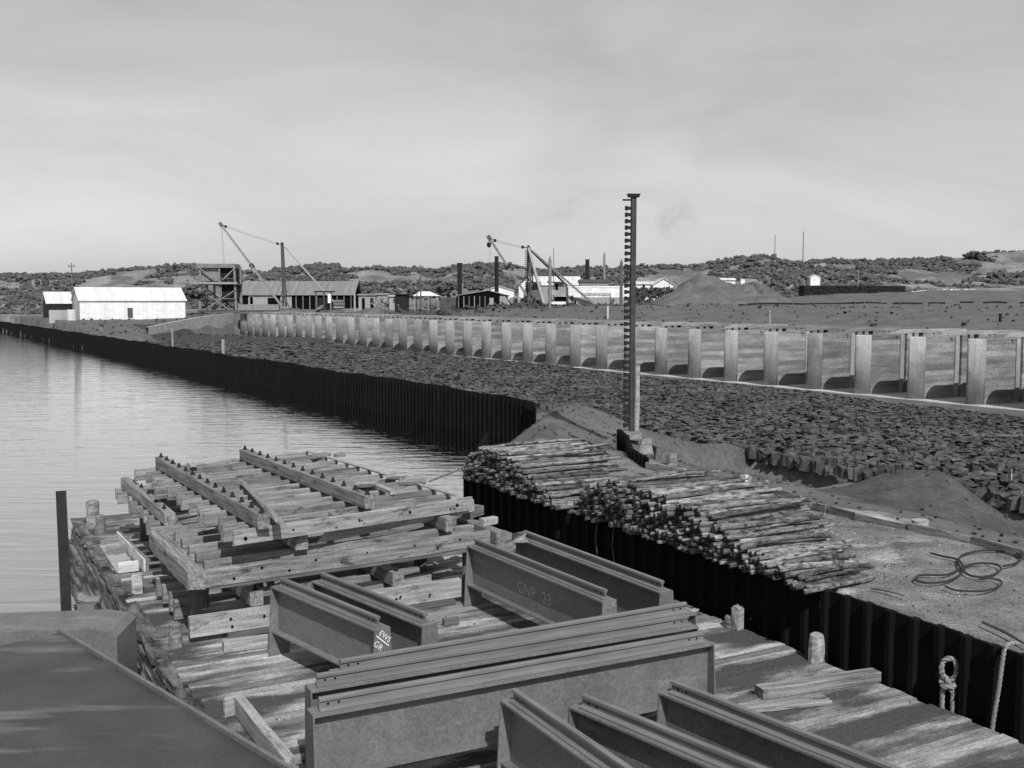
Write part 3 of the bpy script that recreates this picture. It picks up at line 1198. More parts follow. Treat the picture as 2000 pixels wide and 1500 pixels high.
# top frame
t1, i1 = fr_thing('topmost pale timber frame of many joists under two long beams studded with bolts', 17, 4.05, 2.49)
NJ = 14
A0, A1, B0, B1 = (17.0, 4.05), (24.4, 3.72), (17.8, 8.8), (25.2, 8.0)
bm1 = ((24.36, 4.2), (16.88, 4.53))
bm2 = ((24.68, 6.17), (17.63, 6.67))
for i in range(NJ):
    t = i / (NJ - 1)
    l, r = lerp2(A0, A1, t), lerp2(B0, B1, t)
    ex = 0 if i == 0 else rnd(-.1, .3)
    if i in (11, 12):
        ex = .05
    d = ((r[0] - l[0]) / (r[1] - l[1]))
    lv = l[1] - ex * .6 + (.0 if i == 0 else .1)
    lu = l[0] + (lv - l[1]) * d
    rv = r[1] - (.12 if i else 0)
    ru = r[0] + (rv - r[1]) * d
    zc = 2.62 + rnd(-.008, .008)
    board('joist', 'timber', i1 @ W(lu, lv, zc), i1 @ W(ru, rv, zc), .075, .255, t1, rough=.008)
    if i in (1, 4, 9, 11):     # doubled short ends on the left
        board('joist', 'timber', i1 @ W(lu - .16, lv - rnd(0, .15), zc - .02), i1 @ W(lu - .16 + 1.4 * d, lv + rnd(.9, 1.6), zc - .02), .11, .24, t1, rough=.008)
for q in (bm1, bm2):
    board('beam', 'timber', i1 @ W(*q[0], 2.876), i1 @ W(*q[1], 2.876), .2, .245, t1, rough=.008)
    for i in range(NJ):
        t = i / (NJ - 1)
        l, r = lerp2(A0, A1, t), lerp2(B0, B1, t)
        # crossing of joist i with the beam
        s0 = (q[1][0] - l[0]) / (q[1][0] - q[0][0])
        f_ = i / (NJ - 1) * .97 + .015
        p = lerp2(q[1], q[0], f_)
        bolt(t1, i1, p[0], p[1], 2.998, 1.15)
board('batten', 'timber_pale', i1 @ W(25.1, 7.86, 2.775), i1 @ W(17.9, 8.55, 2.775), .08, .035, t1)
board('packing_piece', 'timber', i1 @ W(17.35, 6.0, 2.62), i1 @ W(17.9, 6.0, 2.62), .1, .2, t1)

# loose pieces on top of it
o = board('wedge_timber', 'timber', G(470, 938, 2.8), G(552, 1026, 2.9), .06, .15, point=(.2, .35), nx=4, roll=R(60))
tag(o, 'flat tapered timber lying loose across the joists between the two bolted beams', 'timber')
for (a, c, w_0, h_0, m, lab) in [
    ((606, 893), (640, 887), .22, .08, 'timber', 'small offcut block lying at the far end of the topmost frame'),
    ((655, 890), (672, 888), .16, .07, 'timber', 'tiny offcut beside another at the far end of the topmost frame'),
    ((736, 950), (768, 962), .12, .08, 'timber_pale', 'short pale offcut with dark end near the end of the right-hand bolted beam'),
    ((372, 905), (378, 910), .16, .05, 'timber_pale', 'pale chip of wood by the far end of the left-hand bolted beam')]:
    o = board('timber_offcut', m, G(*a, 2.80), G(*c, 2.80), w_0, h_0)
    tag(o, lab, 'offcut')
for (px, py, r, lab) in [(716, 941, .2, 'grey weathered slab of round timber lying on the joists right of the bolted beam'),
                         (781, 925, .18, 'curved sawn slab standing proud at the right edge of the topmost frame'),
                         (805, 936, .15, 'smaller curved slab beyond the right edge batten of the topmost frame')]:
    b = MB()
    b.tube([(-.28, 0, 0), (-.12, 0, .03), (.12, 0, .035), (.28, 0, 0)], [.05, .1, .1, .05], 8)
    o = b.build('slab_offcut', 'timber', loc=G(px, py + 6, 2.8), rz=PHI - .3)
    tag(o, lab, 'offcut')
o = board('pointed_plank', 'timber_pale', G(645, 1043, 2.40), G(924, 987, 2.52), .07, .24, point=(-.0, 0), nx=5)
me = o.data
for vv in me.vertices:
    if vv.co.x < .02:
        vv.co.x -= .28 * (1 - (vv.co.z + .12) / .24) - .0
tag(o, 'pale heavy plank with a pointed left end slung under the front of the topmost frame', 'plank')

# bearers between top and middle frames
for (px, py, lab) in [(590, 1062, 'square timber bearer between top and middle frames, the left one'),
                      (881, 1026, 'square timber bearer between top and middle frames, the right one')]:
    p = G(px, py + 12, 2.215)
    uu, vv = UV(p.x, p.y)
    o = board('bearer', 'timber', W(uu, vv, 2.345), W(uu + 6.5, vv - .2, 2.345), .22, .25)
    tag(o, lab, 'bearer')

# middle frame
t2, i2 = fr_thing('middle timber frame with a thick broken-ended beam at its left corner', 16.8, 3.42, 1.92)
C0, C1 = (16.81, 3.42), (17.26, 9.05)
for i in range(6):
    sh_ = .62 * i
    e = .22 if i else .0
    board('joist', 'timber', i2 @ W(C0[0] + sh_, C0[1] + e + .02, 2.06), i2 @ W(C1[0] + sh_, C1[1] - rnd(0, .15), 2.06), .12 if i else .13, .28, t2, rough=.009)
board('beam', 'timber', i2 @ W(16.72, 3.40, 2.07), i2 @ W(20.1, 3.36, 2.07), .27, .3, t2, rough=.025, nx=9)
board('sill_board', 'timber_dark', i2 @ W(16.86, 3.6, 1.89), i2 @ W(17.2, 8.8, 1.89), .16, .05, t2)
board('beam', 'timber', i2 @ W(16.95, 9.0, 2.075), i2 @ W(20.4, 8.8, 2.075), .2, .28, t2)

# rear frame, left part in view
t3, i3 = fr_thing('rear timber frame showing its joist ends at the left behind the broken-cornered one', 20.9, 2.9, 1.9)
for i in range(9):
    uu = 20.75 + .6 * i
    a = G(240 + (8 - i) * 6.5, 968 + (8 - i) * 12, 2.15) if i > 3 else None
    lv = 3.45 + rnd(-.1, .1)
    board('joist', 'timber', i3 @ W(uu, lv, 2.02), i3 @ W(uu + .4, 8.6 + rnd(-.2, .2), 2.02), .12, .26, t3, rough=.01)
board('beam', 'timber', i3 @ W(20.8, 3.75, 2.27), i3 @ W(25.6, 3.62, 2.27), .2, .24, t3)
board('beam', 'timber', i3 @ W(20.9, 6.9, 2.27), i3 @ W(25.6, 6.7, 2.27), .2, .22, t3)
for i in range(5):
    bolt(t3, i3, 21.3 + i * .9, 3.73, 2.39)
for k, (uu, vv) in enumerate([(21.0, 4.0), (22.9, 4.0), (24.9, 4.0), (20.9, 8.0), (24.9, 8.0), (20.9, 5.6)]):
    o = board('support_block', 'timber_dark', W(uu, vv, 1.0), W(uu, vv, 1.88), .3, .3)
    tag(o, ['dark timber block under the near left corner of the rear frame', 'dark timber block under the middle of the rear frame left side',
            'dark timber block under the far left corner of the rear frame', 'dark timber block under the near right corner of the rear frame',
            'dark timber block under the far right corner of the rear frame', 'dark timber block under the near middle of the rear frame'][k], 'block',
        'blocks under the rear timber frame')

# lowest frame on the deck
t4, i4 = fr_thing('lowest timber frame on the deck, its bolted front board facing the viewer', 16.9, 3.3, 1.08)
for i in range(6):
    uu = 16.92 + i * .55
    lv = 3.3 if i == 0 else (3.45 if i == 1 else 3.1 + rnd(0, .3))
    board('joist', 'timber_pale' if i < 2 else 'timber', i4 @ W(uu, lv, 1.27), i4 @ W(uu + .05, 8.15 - (.35 if i else 0), 1.27), .12, .34, t4, rough=.008)
for vv in (4.42, 6.95):
    board('beam', 'timber', i4 @ W(17.0, vv, 1.57), i4 @ W(20.4, vv - .15, 1.57), .22, .25, t4)
    bolt(t4, i4, 17.1, vv, 1.695)
    bolt(t4, i4, 17.62, vv - .03, 1.695)
for (x, z) in [(3.95, 1.33), (3.97, 1.2), (4.5, 1.3), (4.62, 1.36), (4.85, 1.3), (6.6, 1.3), (6.85, 1.26), (6.93, 1.29), (7.5, 1.25), (4.75, 1.38)]:
    p = W(16.855, x, z)
    q = W(16.845, x, z)
    MB().tube([i4 @ p, i4 @ q], .022, 8).build('bolt_hole', 'void', t4)
board('sill_board', 'timber_dark', i4 @ W(16.98, 3.9, 1.05), i4 @ W(16.98, 8.0, 1.05), .3, .085, t4)
for k in range(11):
    vv = 4.0 + k * .47
    uu = lerp(C0[0], C1[0], (vv - 3.42) / 5.6) - .068
    zz = 2.06 + (.06 if k % 2 else -.05)
    MB().tube([i2 @ W(uu, vv, zz), i2 @ W(uu - .008, vv, zz)], .024, 8).build('bolt_hole', 'void', t2)
for k, vv in enumerate([4.25, 5.1, 5.9, 6.35, 6.4, 6.45, 7.4, 8.3, 8.38, 8.45]):
    tt = (vv - 4.05) / 4.75
    uu = lerp(A0[0], B0[0], tt) - .042
    MB().tube([i1 @ W(uu, vv, 2.6 + .04 * math.sin(k * 2.3)), i1 @ W(uu - .008, vv, 2.6 + .04 * math.sin(k * 2.3))], .02 + .012 * (k % 3 == 0), 8).build('bolt_hole', 'void', t1)
# supports of the middle frame
for (uu, vv, lab) in [(17.3, 3.55, 'block'), (19.8, 3.55, 'x'), (17.5, 8.6, 'y'), (19.8, 8.6, 'z')]:
    o = board('support_block', 'timber_dark', W(uu, vv, 1.45 if vv < 8 else 1.0), W(uu, vv, 1.9), .26, .24)
    lb = {'block': 'dark block under the broken corner of the middle frame', 'x': 'dark block under the rear left of the middle frame',
          'y': 'timber block under the right end of the middle frame front', 'z': 'dark block under the rear right of the middle frame'}[lab]
    tag(o, lb, 'block')

# loose timbers on the deck
for (name, m, a, c, w0, h0, z0, lab) in [
    ('plank', 'timber_pale', (436, 1262), (558, 1247), .22, .16, 1.09, 'short bolt-holed plank lying on deck in front of the lowest frame'),
    ('plank', 'timber_white', (698, 1100), (775, 1090), .2, .05, 1.72, 'small white board poking out under the middle frame'),
    ('timber_block', 'timber_dark', (866, 1216), (895, 1211), .1, .12, 1.07, 'small dark block lying on deck between the two pairs of girders'),
    ('timber_baulk', 'timber', (1482, 1352), (1712, 1318), .22, .15, 1.08, 'squared baulk lying on the right of the deck reaching over its rim'),
    ('plank', 'timber', (1418, 1388), (1616, 1366), .26, .05, 1.03, 'flat thick plank lying on deck just nearer than the squared baulk'),
    ('timber_baulk', 'timber_pale', (468, 1378), (566, 1500), .13, .26, 1.14, 'pale edge-set baulk at the lower left of the deck'),
    ('plank', 'timber_pale', (438, 1383), (474, 1374), .06, .26, 1.14, 'short pale board butted against the head of the edge-set baulk'),
    ('plank', 'timber_pale', (400, 1150), (425, 1160), .2, .05, 1.2, 'small grey board between the left rim and the frames'),
    ('timber_block', 'timber', (350, 1170), (372, 1192), .18, .22, 1.11, 'squarish timber block at the left end of the lowest frame'),
    ('timber_block', 'timber', (332, 1138), (345, 1160), .16, .2, 1.10, 'upright-looking timber block just beyond the other at the lowest frame'),
]:
    o = board(name, m, G(*a, z0), G(*c, z0), w0, h0)
    tag(o, lab, 'timber')
# clutter at the right end of the frames
for (px, py, z0, l, w0, h0, m, rz, lab) in [
    (905, 1003, 2.3, .5, .3, .2, 'timber', .5, 'chunky timber block at the right end under the topmost frame'),
    (940, 1020, 2.28, .35, .16, .14, 'timber_pale', .2, 'pale offcut on the right end of the middle frame'),
    (955, 1036, 2.1, .5, .12, .16, 'timber', 1.2, 'grey offcut overhanging the right end of the middle frame'),
    (965, 1060, 1.75, .35, .3, .35, 'timber', 0, 'square timber block beyond the right end of the middle frame'),
]:
    p = G(px, py, z0)
    o = board('timber_offcut', m, p, p + Vector((math.cos(PHI + rz) * l, math.sin(PHI + rz) * l, 0)), w0, h0)
    tag(o, lab, 'offcut')
# sack-like lump on the rail of g2
b = MB()
vs, fs = stone_verts(.35, .2, .16)
b.add(vs, fs)
o = b.build('wood_chunk', 'timber', loc=G(1012, 1048, 2.2))
tag(o, 'rough chunk of wood beyond the far end of the girder closest to the piling', 'offcut')

# white open tray of boards at the far left rim
wt = thing('wooden_tray', 'open white-painted tray of boards on the far left rim of the barge', 'tray', W(23.3, 3.05, 1.0), PHI)
iw = wt.matrix_basis.inverted()
board('side', 'timber_white', iw @ W(21.9, 3.42, 1.14), iw @ W(24.9, 3.32, 1.14), .04, .27, wt)
board('side', 'timber', iw @ W(22.0, 3.49, 1.13), iw @ W(24.9, 3.39, 1.13), .05, .26, wt)
MB().box(-.15, .26, -1.2, 1.5, .015, .045).build('floor', 'timber_pale', wt)
for y_, m in ((-1.25, 'timber_white'), (.35, 'timber'), (1.4, 'timber')):
    board('divider', m, (-.12, y_, .12), (.27, y_, .12), .05, .22, wt)

# stranded scraps on deck
deb = MB()
for k in range(260):
    uu, vv = rnd(9, 27), rnd(2.95, 11.5)
    vs, fs = stone_verts(rnd(.02, .07), rnd(.015, .04), .02)
    T = Matrix.Translation(W(uu, vv, 1.008)) @ Matrix.Rotation(rnd(0, 6), 4, 'Z')
    deb.add([T @ p for p in vs], fs)
tag(deb.build('deck_litter', 'timber_dark'), 'small scattered chips and dirt on the barge deck', 'litter', kind='stuff')

# ------------------------------------------------------------------ logs
def log_mesh(L_, r):
    b = MB()
    n = 7
    bow = rnd(-.08, .08)
    bz = rnd(-.03, .04)
    pts = [Vector((L_ * (i / n), bow * math.sin(math.pi * i / n) + rnd(-.008, .008), bz * math.sin(math.pi * i / n))) for i in range(n + 1)]
    rr = [r * lerp(1.05, .72, i / n) * rnd(.92, 1.08) for i in range(n + 1)]
    pts = [pts[0]] + [pts[0] + (pts[1] - pts[0]) * .1] + pts[1:]
    rr = [rr[0] * rnd(.62, .85)] + rr
    b.tube(pts, rr, 8, wob=.06)
    b.m[-2] = b.m[-1] = 1
    if random.random() < .3:
        p = pts[random.choice([3, 5, 6])]
        b.tube([p, p + Vector((.14, rnd(-.07, .07), .03))], [r * .5, r * .15], 6)
    return b


logs = []
PR = [(18.9, .05), (19.4, .2), (20.0, .42), (20.8, .64), (21.8, .86), (22.9, .84), (23.6, .45)]
PF = [(11.55, .06), (12.0, .12), (12.8, .3), (13.6, .5), (14.6, .74), (16, .9), (17.3, .84), (18.1, .6), (18.6, .3)]
for pile, prof, u0, u1 in (('rear', PR, 19.0, 23.6), ('front', PF, 11.6, 18.5)):
    lay = 0
    while lay < 11:
        zz = 2.065 + lay * .09
        uu = u0 + (.06 if lay % 2 else 0)
        while uu < u1:
            hh = interp(prof, uu)
            if lay * .09 < hh:
                top = (lay + 1) * .09 >= hh
                if pile == 'rear':
                    Lg = rnd(2.2, 2.9) if uu > 20.5 else rnd(1.7, 2.2)
                    v0 = 11.45 + rnd(-.14, .14) + .12 * lay * .1
                    skew = rnd(-.05, .03) + .0
                else:
                    Lg = min(2.5, 1.3 + (uu - 11.6) * .42) * rnd(.86, 1.08)
                    v0 = 11.52 + rnd(-.14, .16) + .1 * lay * .1
                    skew = rnd(-.06, .04) - .05
                skew += rnd(-.04, .04)
                if top:
                    skew += rnd(-.07, .07)
                logs.append((pile, lay, uu, v0, zz + rnd(0, .02), Lg, rnd(.032, .06), skew, top))
            uu += rnd(.085, .145)
        lay += 1
inner = [g for g in logs if not g[8]]
outer = [g for g in logs if g[8]]
inner.sort(key=lambda g: (g[0] == 'rear', g[2]))
rank = outer + inner
singles, rest = rank[:296], rank[296:]
variants = []
for k in range(12):
    b = log_mesh(1.0 * 2.1, .058)
    o = b.build('log', ['bark', 'shaded_log_end'], smooth=False)
    variants.append(o.data)
    bpy.data.objects.remove(o)
nearmost = min((g for g in singles if g[0] == 'front'), key=lambda g: g[2])
for g in singles:
    pile, lay, uu, v0, zz, Lg, r, skew, top = g
    o = bpy.data.objects.new('log', random.choice(variants))
    COL.objects.link(o)
    o.location = W(uu, v0, zz)
    o.rotation_euler = (rnd(0, 6.2), rnd(-.02, .02) - (.01 if top else 0), PHI + skew)
    s_ = Lg / 2.1
    o.scale = (s_, r / .058, r / .058)
    if g is nearmost:
        lab = 'thin pale log lying lowest at the very near end of the front stack'
    elif pile == 'front':
        lab = 'thin bark-stripped log on top of the front log stack' if top else 'thin log inside the front log stack showing its sawn end over the piling'
    else:
        lab = 'thin bark-stripped log on top of the rear log stack' if top else 'thin log inside the rear log stack showing its end coloured dark for shade over the piling'
    tag(o, lab, 'log', 'logs of the two long stacks on the piling')
rb = MB()
for g in rest:
    pile, lay, uu, v0, zz, Lg, r, skew, top = g
    p = W(uu, v0, zz)
    d = Vector((math.cos(PHI + skew), math.sin(PHI + skew), 0))
    rb.tube([p, p + d * Lg * .5 + Vector((0, 0, rnd(-.01, .01))), p + d * Lg], [r, r * .9, r * .75], 7, wob=.06)
if rest:
    tag(rb.build('inner_logs', 'bark'), 'the remaining buried logs of the rear stack behind the black piling', 'logs', kind='stuff')

# sticks on the gravel
for (a, c, lab) in [((1700, 1148), (1766, 1163), 'thin dark stick on the gravel by the near end of the front log stack'),
                    ((1262, 936), (1290, 944), 'short dark stick lying beyond the front log stack'),
                    ((1366, 954), (1400, 958), 'thin dark stick lying beside the curved hose end'),
                    ((1440, 960), (1468, 962), 'thin brown stick just short of the timber edging'),
                    ((1920, 1215), (2010, 1262), 'long half-buried stick at the right edge of the gravel')]:
    b = MB()
    p, q = G(*a, 2.07), G(*c, 2.07)
    b.tube([p, p.lerp(q, .5) + Vector((.02, .03, .01)), q], [.02, .024, .012], 6)
    tag(b.build('stick', 'timber_dark'), lab, 'stick')


# ------------------------------------------------------------------ ropes and hoses
def curve_tube(name, m, pts, r, label, cat, seg=6, twist=False, parent=None, sub=8):
    P = [Vector(p) for p in pts]
    out = []
    for i in range(len(P) - 1):
        p0, p1, p2, p3 = P[max(i - 1, 0)], P[i], P[i + 1], P[min(i + 2, len(P) - 1)]
        for k in range(sub):
            t = k / sub
            out.append(.5 * ((2 * p1) + (p2 - p0) * t + (2 * p0 - 5 * p1 + 4 * p2 - p3) * t * t + (3 * p1 - p0 - 3 * p2 + p3) * t ** 3))
    out.append(P[-1])
    b = MB()
    if twist:
        # three strands laid together
        n = len(out)
        for s in range(3):
            pp = []
            acc = 0
            for i, p in enumerate(out):
                if i:
                    acc += (out[i] - out[i - 1]).length
                d = (out[min(i + 1, n - 1)] - out[max(i - 1, 0)]).normalized()
                up = Vector((0, 0, 1)) if abs(d.z) < .9 else Vector((1, 0, 0))
                a = up.cross(d).normalized()
                c_ = d.cross(a)
                th = acc / (r * 7) * 2 * math.pi + s * 2.094
                pp.append(p + (a * math.cos(th) + c_ * math.sin(th)) * r * .5)
            b.tube(pp, r * .56, 6)
    else:
        b.tube(out, r, seg)
    o = b.build(name, m, parent, smooth=True)
    if label:
        tag(o, label, cat)
    return o


zg = 2.085
hose_pts = [(1862, 1143), (1810, 1139), (1787, 1131), (1800, 1124), (1840, 1122), (1870, 1122), (1882, 1110), (1874, 1092), (1876, 1082), (1900, 1077), (1950, 1074), (1985, 1079), (1992, 1090), (1970, 1098)]
curve_tube('hose', 'hose', [G(x, y, zg) for x, y in [(1818, 1080), (1840, 1086), (1868, 1092), (1880, 1104), (1878, 1120), (1850, 1135), (1810, 1138), (1788, 1132), (1800, 1123), (1850, 1122), (1880, 1108),
                                             (1910, 1100), (1945, 1102), (1955, 1112), (1935, 1124), (1905, 1126), (1885, 1118), (1872, 1100), (1880, 1084), (1920, 1075), (1970, 1075), (1995, 1086), (1988, 1098), (1960, 1106)]],
           .018, 'thin black hose lying in loose loops on the gravel at the right', 'hose')
curve_tube('hose', 'hose', [G(x, y, zg) for x, y in [(1846, 1145), (1870, 1153), (1920, 1154), (1950, 1146), (1956, 1136), (1940, 1130), (1912, 1129)]],
           .015, 'curl of thin black hose just below the loose loops', 'hose')
curve_tube('hose', 'hose', [G(1300, 942, 2.5), G(1318, 937, 2.6), G(1335, 941, 2.45), G(1352, 952, 2.15), G(1363, 958, 2.08)], .02,
           'black bent cable end arching over the far end of the front log stack', 'cable')
curve_tube('cable', 'hose', [G(1083, 830, 1.6), G(1110, 848, 1.75), G(1140, 860, 1.9), G(1165, 872, 2.02), G(1190, 890, 2.06)], .03,
           'dark cable running down the sand towards the stub of sheet piling', 'cable')
curve_tube('mooring_rope', 'rope', [G(838, 940, 2.78), AT(885, 922, 25.5), AT(930, 903, 27.2), AT(1030, 893, 29.5), AT(1125, 888, 31.5), AT(1203, 853, 34)], .025,
           'mooring line rising from the timber frames over the rear log stack', 'rope', twist=True)
curve_tube('hanging_rope', 'rope', [W(8.42, 12.0, 2.1), W(8.42, 11.86, 2.13), W(8.42, 11.73, 2.06), W(8.46, 11.71, 1.6), W(8.53, 11.7, 1.0), W(8.6, 11.72, .4)], .03,
           'thick twisted rope hanging down the black piling at the right', 'rope', twist=True, sub=14)
rl = thing('knotted_rope_loop', 'thick knotted rope eye standing up at the right rim of the barge', 'rope', W(9.25, 11.74, .9), PHI)
curve_tube('legs', 'rope', [(-.02, .06, -.1), (-.02, .07, .3), (.0, .03, .47), (.05, -.03, .42), (.04, -.05, .2), (.04, -.05, -.1)], .036, None, None, twist=True, parent=rl, sub=10)
curve_tube('knot', 'rope', [(-.06, .06, .45), (.02, .1, .5), (.09, .0, .48), (.02, -.08, .44), (-.06, 0, .42), (0, .09, .40), (.07, .02, .38), (.0, -.06, .36)], .036, None, None, twist=True, parent=rl)
curve_tube('eye', 'rope', [(.02, -.02, .45), (-.05, .06, .58), (-.03, .07, .74), (.03, -.02, .8), (.07, -.07, .7), (.06, -.06, .56), (.02, 0, .48)], .038, None, None, twist=True, parent=rl)
# thin wires against the piling
for (a, c, lab) in [((1116, 1020, 2.0), (1106, 1078, 1.3), 'thin bent wire leaning on the black piling, left of two crossing'),
                    ((1122, 1044, 1.9), (1110, 1078, 1.3), 'thin bent wire leaning on the black piling, right of two crossing'),
                    ((1157, 1030, 2.0), (1158, 1092, 1.2), 'single thin wire hanging on the black piling below the front logs')]:
    p = G(*a)
    uu, vv = UV(p.x, p.y)
    q0 = W(uu, 11.74, 2.0)
    b = MB().tube([q0, q0 + Vector((-.03, 0, -.4)), W(uu - .2, 11.66, 1.0)], .006, 5)
    tag(b.build('wire', 'rope'), lab, 'wire')

# ------------------------------------------------------------------ steel craft at the lower left
st = thing('steel_barge', 'blurred dark painted steel plating of a second craft at the lower left corner', 'barge', (0, 0, 0), 0)
E0, E1 = G(128, 1243, 1.9), G(548, 1497, 1.9)
d = (E1 - E0)
E2 = E0 + d * 1.9
nl = Vector((-d.normalized().y, d.normalized().x, 0))
if nl.x > 0:
    nl = -nl
b = MB()
top = [E0 - d * .04, E2, E2 + nl * 6, E0 + nl * 6 - d * .04]
b.prism([(p.x, p.y) for p in top], 1.3, 1.9, 'z')
b.build('plating', 'plating', st)
bb = MB().beam(E0 - d * .04 + Vector((0, 0, .03)), E2 + Vector((0, 0, .03)), .05, .055)
bb.build('edge_bar', 'steel', st)
p0 = G(230, 1312, 1.25)
bx = MB()
bx.prism([(-2.4, -2.4), (0, -2.4), (0, .5), (-.1, .58), (-.4, .63), (-2.4, .6)], 0, .95, 'y', T=Matrix.Translation(p0) @ Matrix.Rotation(R(4), 4, 'Z'))
bx.build('bow_box', 'steel', st)
b = MB()
q = G(172, 1180, 1.62)
b.tube([q + Vector((-.16, 0, .05)), q + Vector((-.12, 0, .1)), q + Vector((0, 0, .06)), q + Vector((.12, .02, .06)), q + Vector((.2, .02, .06))], [.07, .1, .085, .07, .06], 10)
b.box(-.17, .15, -.12, .12, -.12, .02, T=Matrix.Translation(q))
b.build('cleat', 'steel', st, smooth=False)
q0, q1 = AT(131, 1225, p0.y + .9), AT(119, 960, p0.y + 1.6)
b = MB().beam(q0, q1, .15, .1)
b.build('leaning_post', 'black', st)

# ------------------------------------------------------------------ yard beyond the piers
def gz(x, y):
    return h(*UV(x, y))


def building(name, label, px0, px1, pe, pr, Y, dep, zb, wall, roof, over=.25, front=None, skew=0, openings=(), name_cat='shed', roof_th=.12, length=None):
    """ridge runs left-right. px0..px1 at distance Y; pe,pr pixel rows of eave and ridge"""
    a, c = AT(px0, pe, Y), AT(px1, pe, Y)
    ze = a.z
    zr = AT(px0, pr, Y + dep / 2).z
    t = thing(name, label, name_cat, (a.x, Y, zb), skew)
    Wd = length or c.x - a.x
    hz_, hr = ze - zb, zr - zb
    b = MB()
    b.prism([(0, -1.5), (dep, -1.5), (dep, hz_), (dep / 2, hr - .03), (0, hz_)], 0, Wd, 'x')
    b.build('wall', wall, t)
    rf = MB()
    sl = (hr - hz_) / (dep / 2)
    o = over
    rf.prism([(-o, hz_ - o * sl + .01), (dep / 2, hr + .01), (dep + o, hz_ - o * sl + .01), (dep + o, hz_ - o * sl + roof_th), (dep / 2, hr + roof_th), (-o, hz_ - o * sl + roof_th)],
             -o, Wd + o, 'x')
    rf.build('roof', roof, t)
    for (nm, x0, x1, z0, z1, m) in openings:
        MB().box(x0 * Wd, x1 * Wd, -.04, .05, z0 * hz_, z1 * hz_).build(nm, m, t)
    return t, Wd, hz_, hr, dep


# white shed
t, Wd, hz_, hr, dep = building('white_shed', 'long white shed with plain wall, single dark door and pale gabled roof', 155, 362, 586.5, 562, 170, 8, 3.5, 'white', 'roof_white', skew=R(30), length=16.8,
                               openings=[('door', .44, .49, 0.06, .6, 'steel_dark')])
building('white_shed', 'part of another pale-roofed shed cut off at the far left', 92, 139, 592, 571, 188, 7, 3.8, 'black', 'roof_white', skew=R(30), length=4.2)
tk = thing('water_tank', 'short upright corrugated water tank by the corner of the white shed', 'tank', AT(141, 627, 166), 0)
b = MB()
for k in range(6):
    b.tube([(0, 0, k * .3), (0, 0, k * .3 + .15), (0, 0, k * .3 + .3)], [.72, .76, .72], 16, cap=(k in (0, 5)))
b.build('shell', 'roof_white', tk)
b = MB().box(-.9, .9, -.9, .9, -.7, -.02)
b.build('stand', 'timber_dark', tk)
fb = thing('fence_panel', 'grey corrugated fence panel left of the water tank', 'fence', AT(96, 625, 168), 0)
MB().box(0, 3.0, 0, .1, -.5, 1.6).build('panel', 'wall_grey', fb)


def pole(label, px, pt, pb, Y, r=.12, m='timber_dark', arms=True, cat='pole', name='telegraph_pole', pointed=False, group=None):
    a, c = AT(px, pb, Y), AT(px, pt, Y)
    g = gz(a.x, Y)
    base = min(a.z, g) - .3
    t = thing(name, label, cat, (a.x, Y, base), 0, group)
    hh = c.z - base
    b = MB()
    if pointed:
        b.tube([(0, 0, 0), (0, 0, hh - .6), (0, 0, hh)], [r, r * .95, r * .15], 8)
    else:
        b.tube([(0, 0, 0), (0, 0, hh)], [r, r * .75], 8)
    b.build('shaft', m, t)
    if arms:
        b = MB()
        b.box(-.55, .55, -.06, .06, hh - .6, hh - .45)
        for x in (-.45, 0, .45):
            b.tube([(x, 0, hh - .45), (x, 0, hh - .2)], .07, 6)
        b.build('crossarm', m, t)
    return t


pole('telegraph pole with insulators standing behind the left end of the white shed', 141, 514, 560, 172)
pole('telegraph pole with insulators in the middle of the yard beside the small white-roofed shelter', 822, 517, 598, 175)
pole('thin dark flue pole between the two black chimneys', 957, 532, 590, 178, r=.1, arms=False, name='pole')
pole('pointed pale timber pile standing in front of the gabled house', 1074, 499, 592, 150, r=.23, m='timber', arms=False, name='timber_pile', pointed=True, cat='pile')
pole('pointed pale timber pile rising behind the boiler house', 1180, 492, 550, 195, r=.23, m='timber', arms=False, name='timber_pile', pointed=True, cat='pile')
pole('pointed dark timber pile rising in front of the right end of the boiler house', 1213, 506, 594, 150, r=.22, m='timber_dark', arms=False, name='timber_pile', pointed=True, cat='pile')
pole('thin slanting dark spar above the gabled house roof', 1081, 485, 560, 185, r=.07, arms=False, name='pole')
pole('thin mast on the skyline of the dunes, the left one', 1513, 458, 508, 318, r=.12, arms=False, name='radio_mast', cat='mast')
pole('thin mast on the skyline of the dunes, the taller right one', 1568, 452, 514, 310, r=.15, arms=False, name='radio_mast', cat='mast')
pole('short pole on the dune slope behind the stacked black wall', 1676, 525, 550, 235, r=.12, m='timber', arms=False, name='pole')
pole('thin pole beside the small white-gabled hut by the spoil heap', 1307, 533, 570, 190, r=.08, m='timber', arms=False, name='pole')
pole('thin pole on the sand slope at the far right', 1958, 512, 534, 260, r=.08, m='timber', arms=False, name='pole')
pole('crossed stick marker on the foot of the spoil heap', 1478, 571, 599, 150, r=.05, arms=False, name='marker_stick', cat='stake')
pole('pale stump post at the far end of the longest shed', 693, 571, 612, 186, r=.22, m='timber_pale', arms=False, name='post', cat='post')
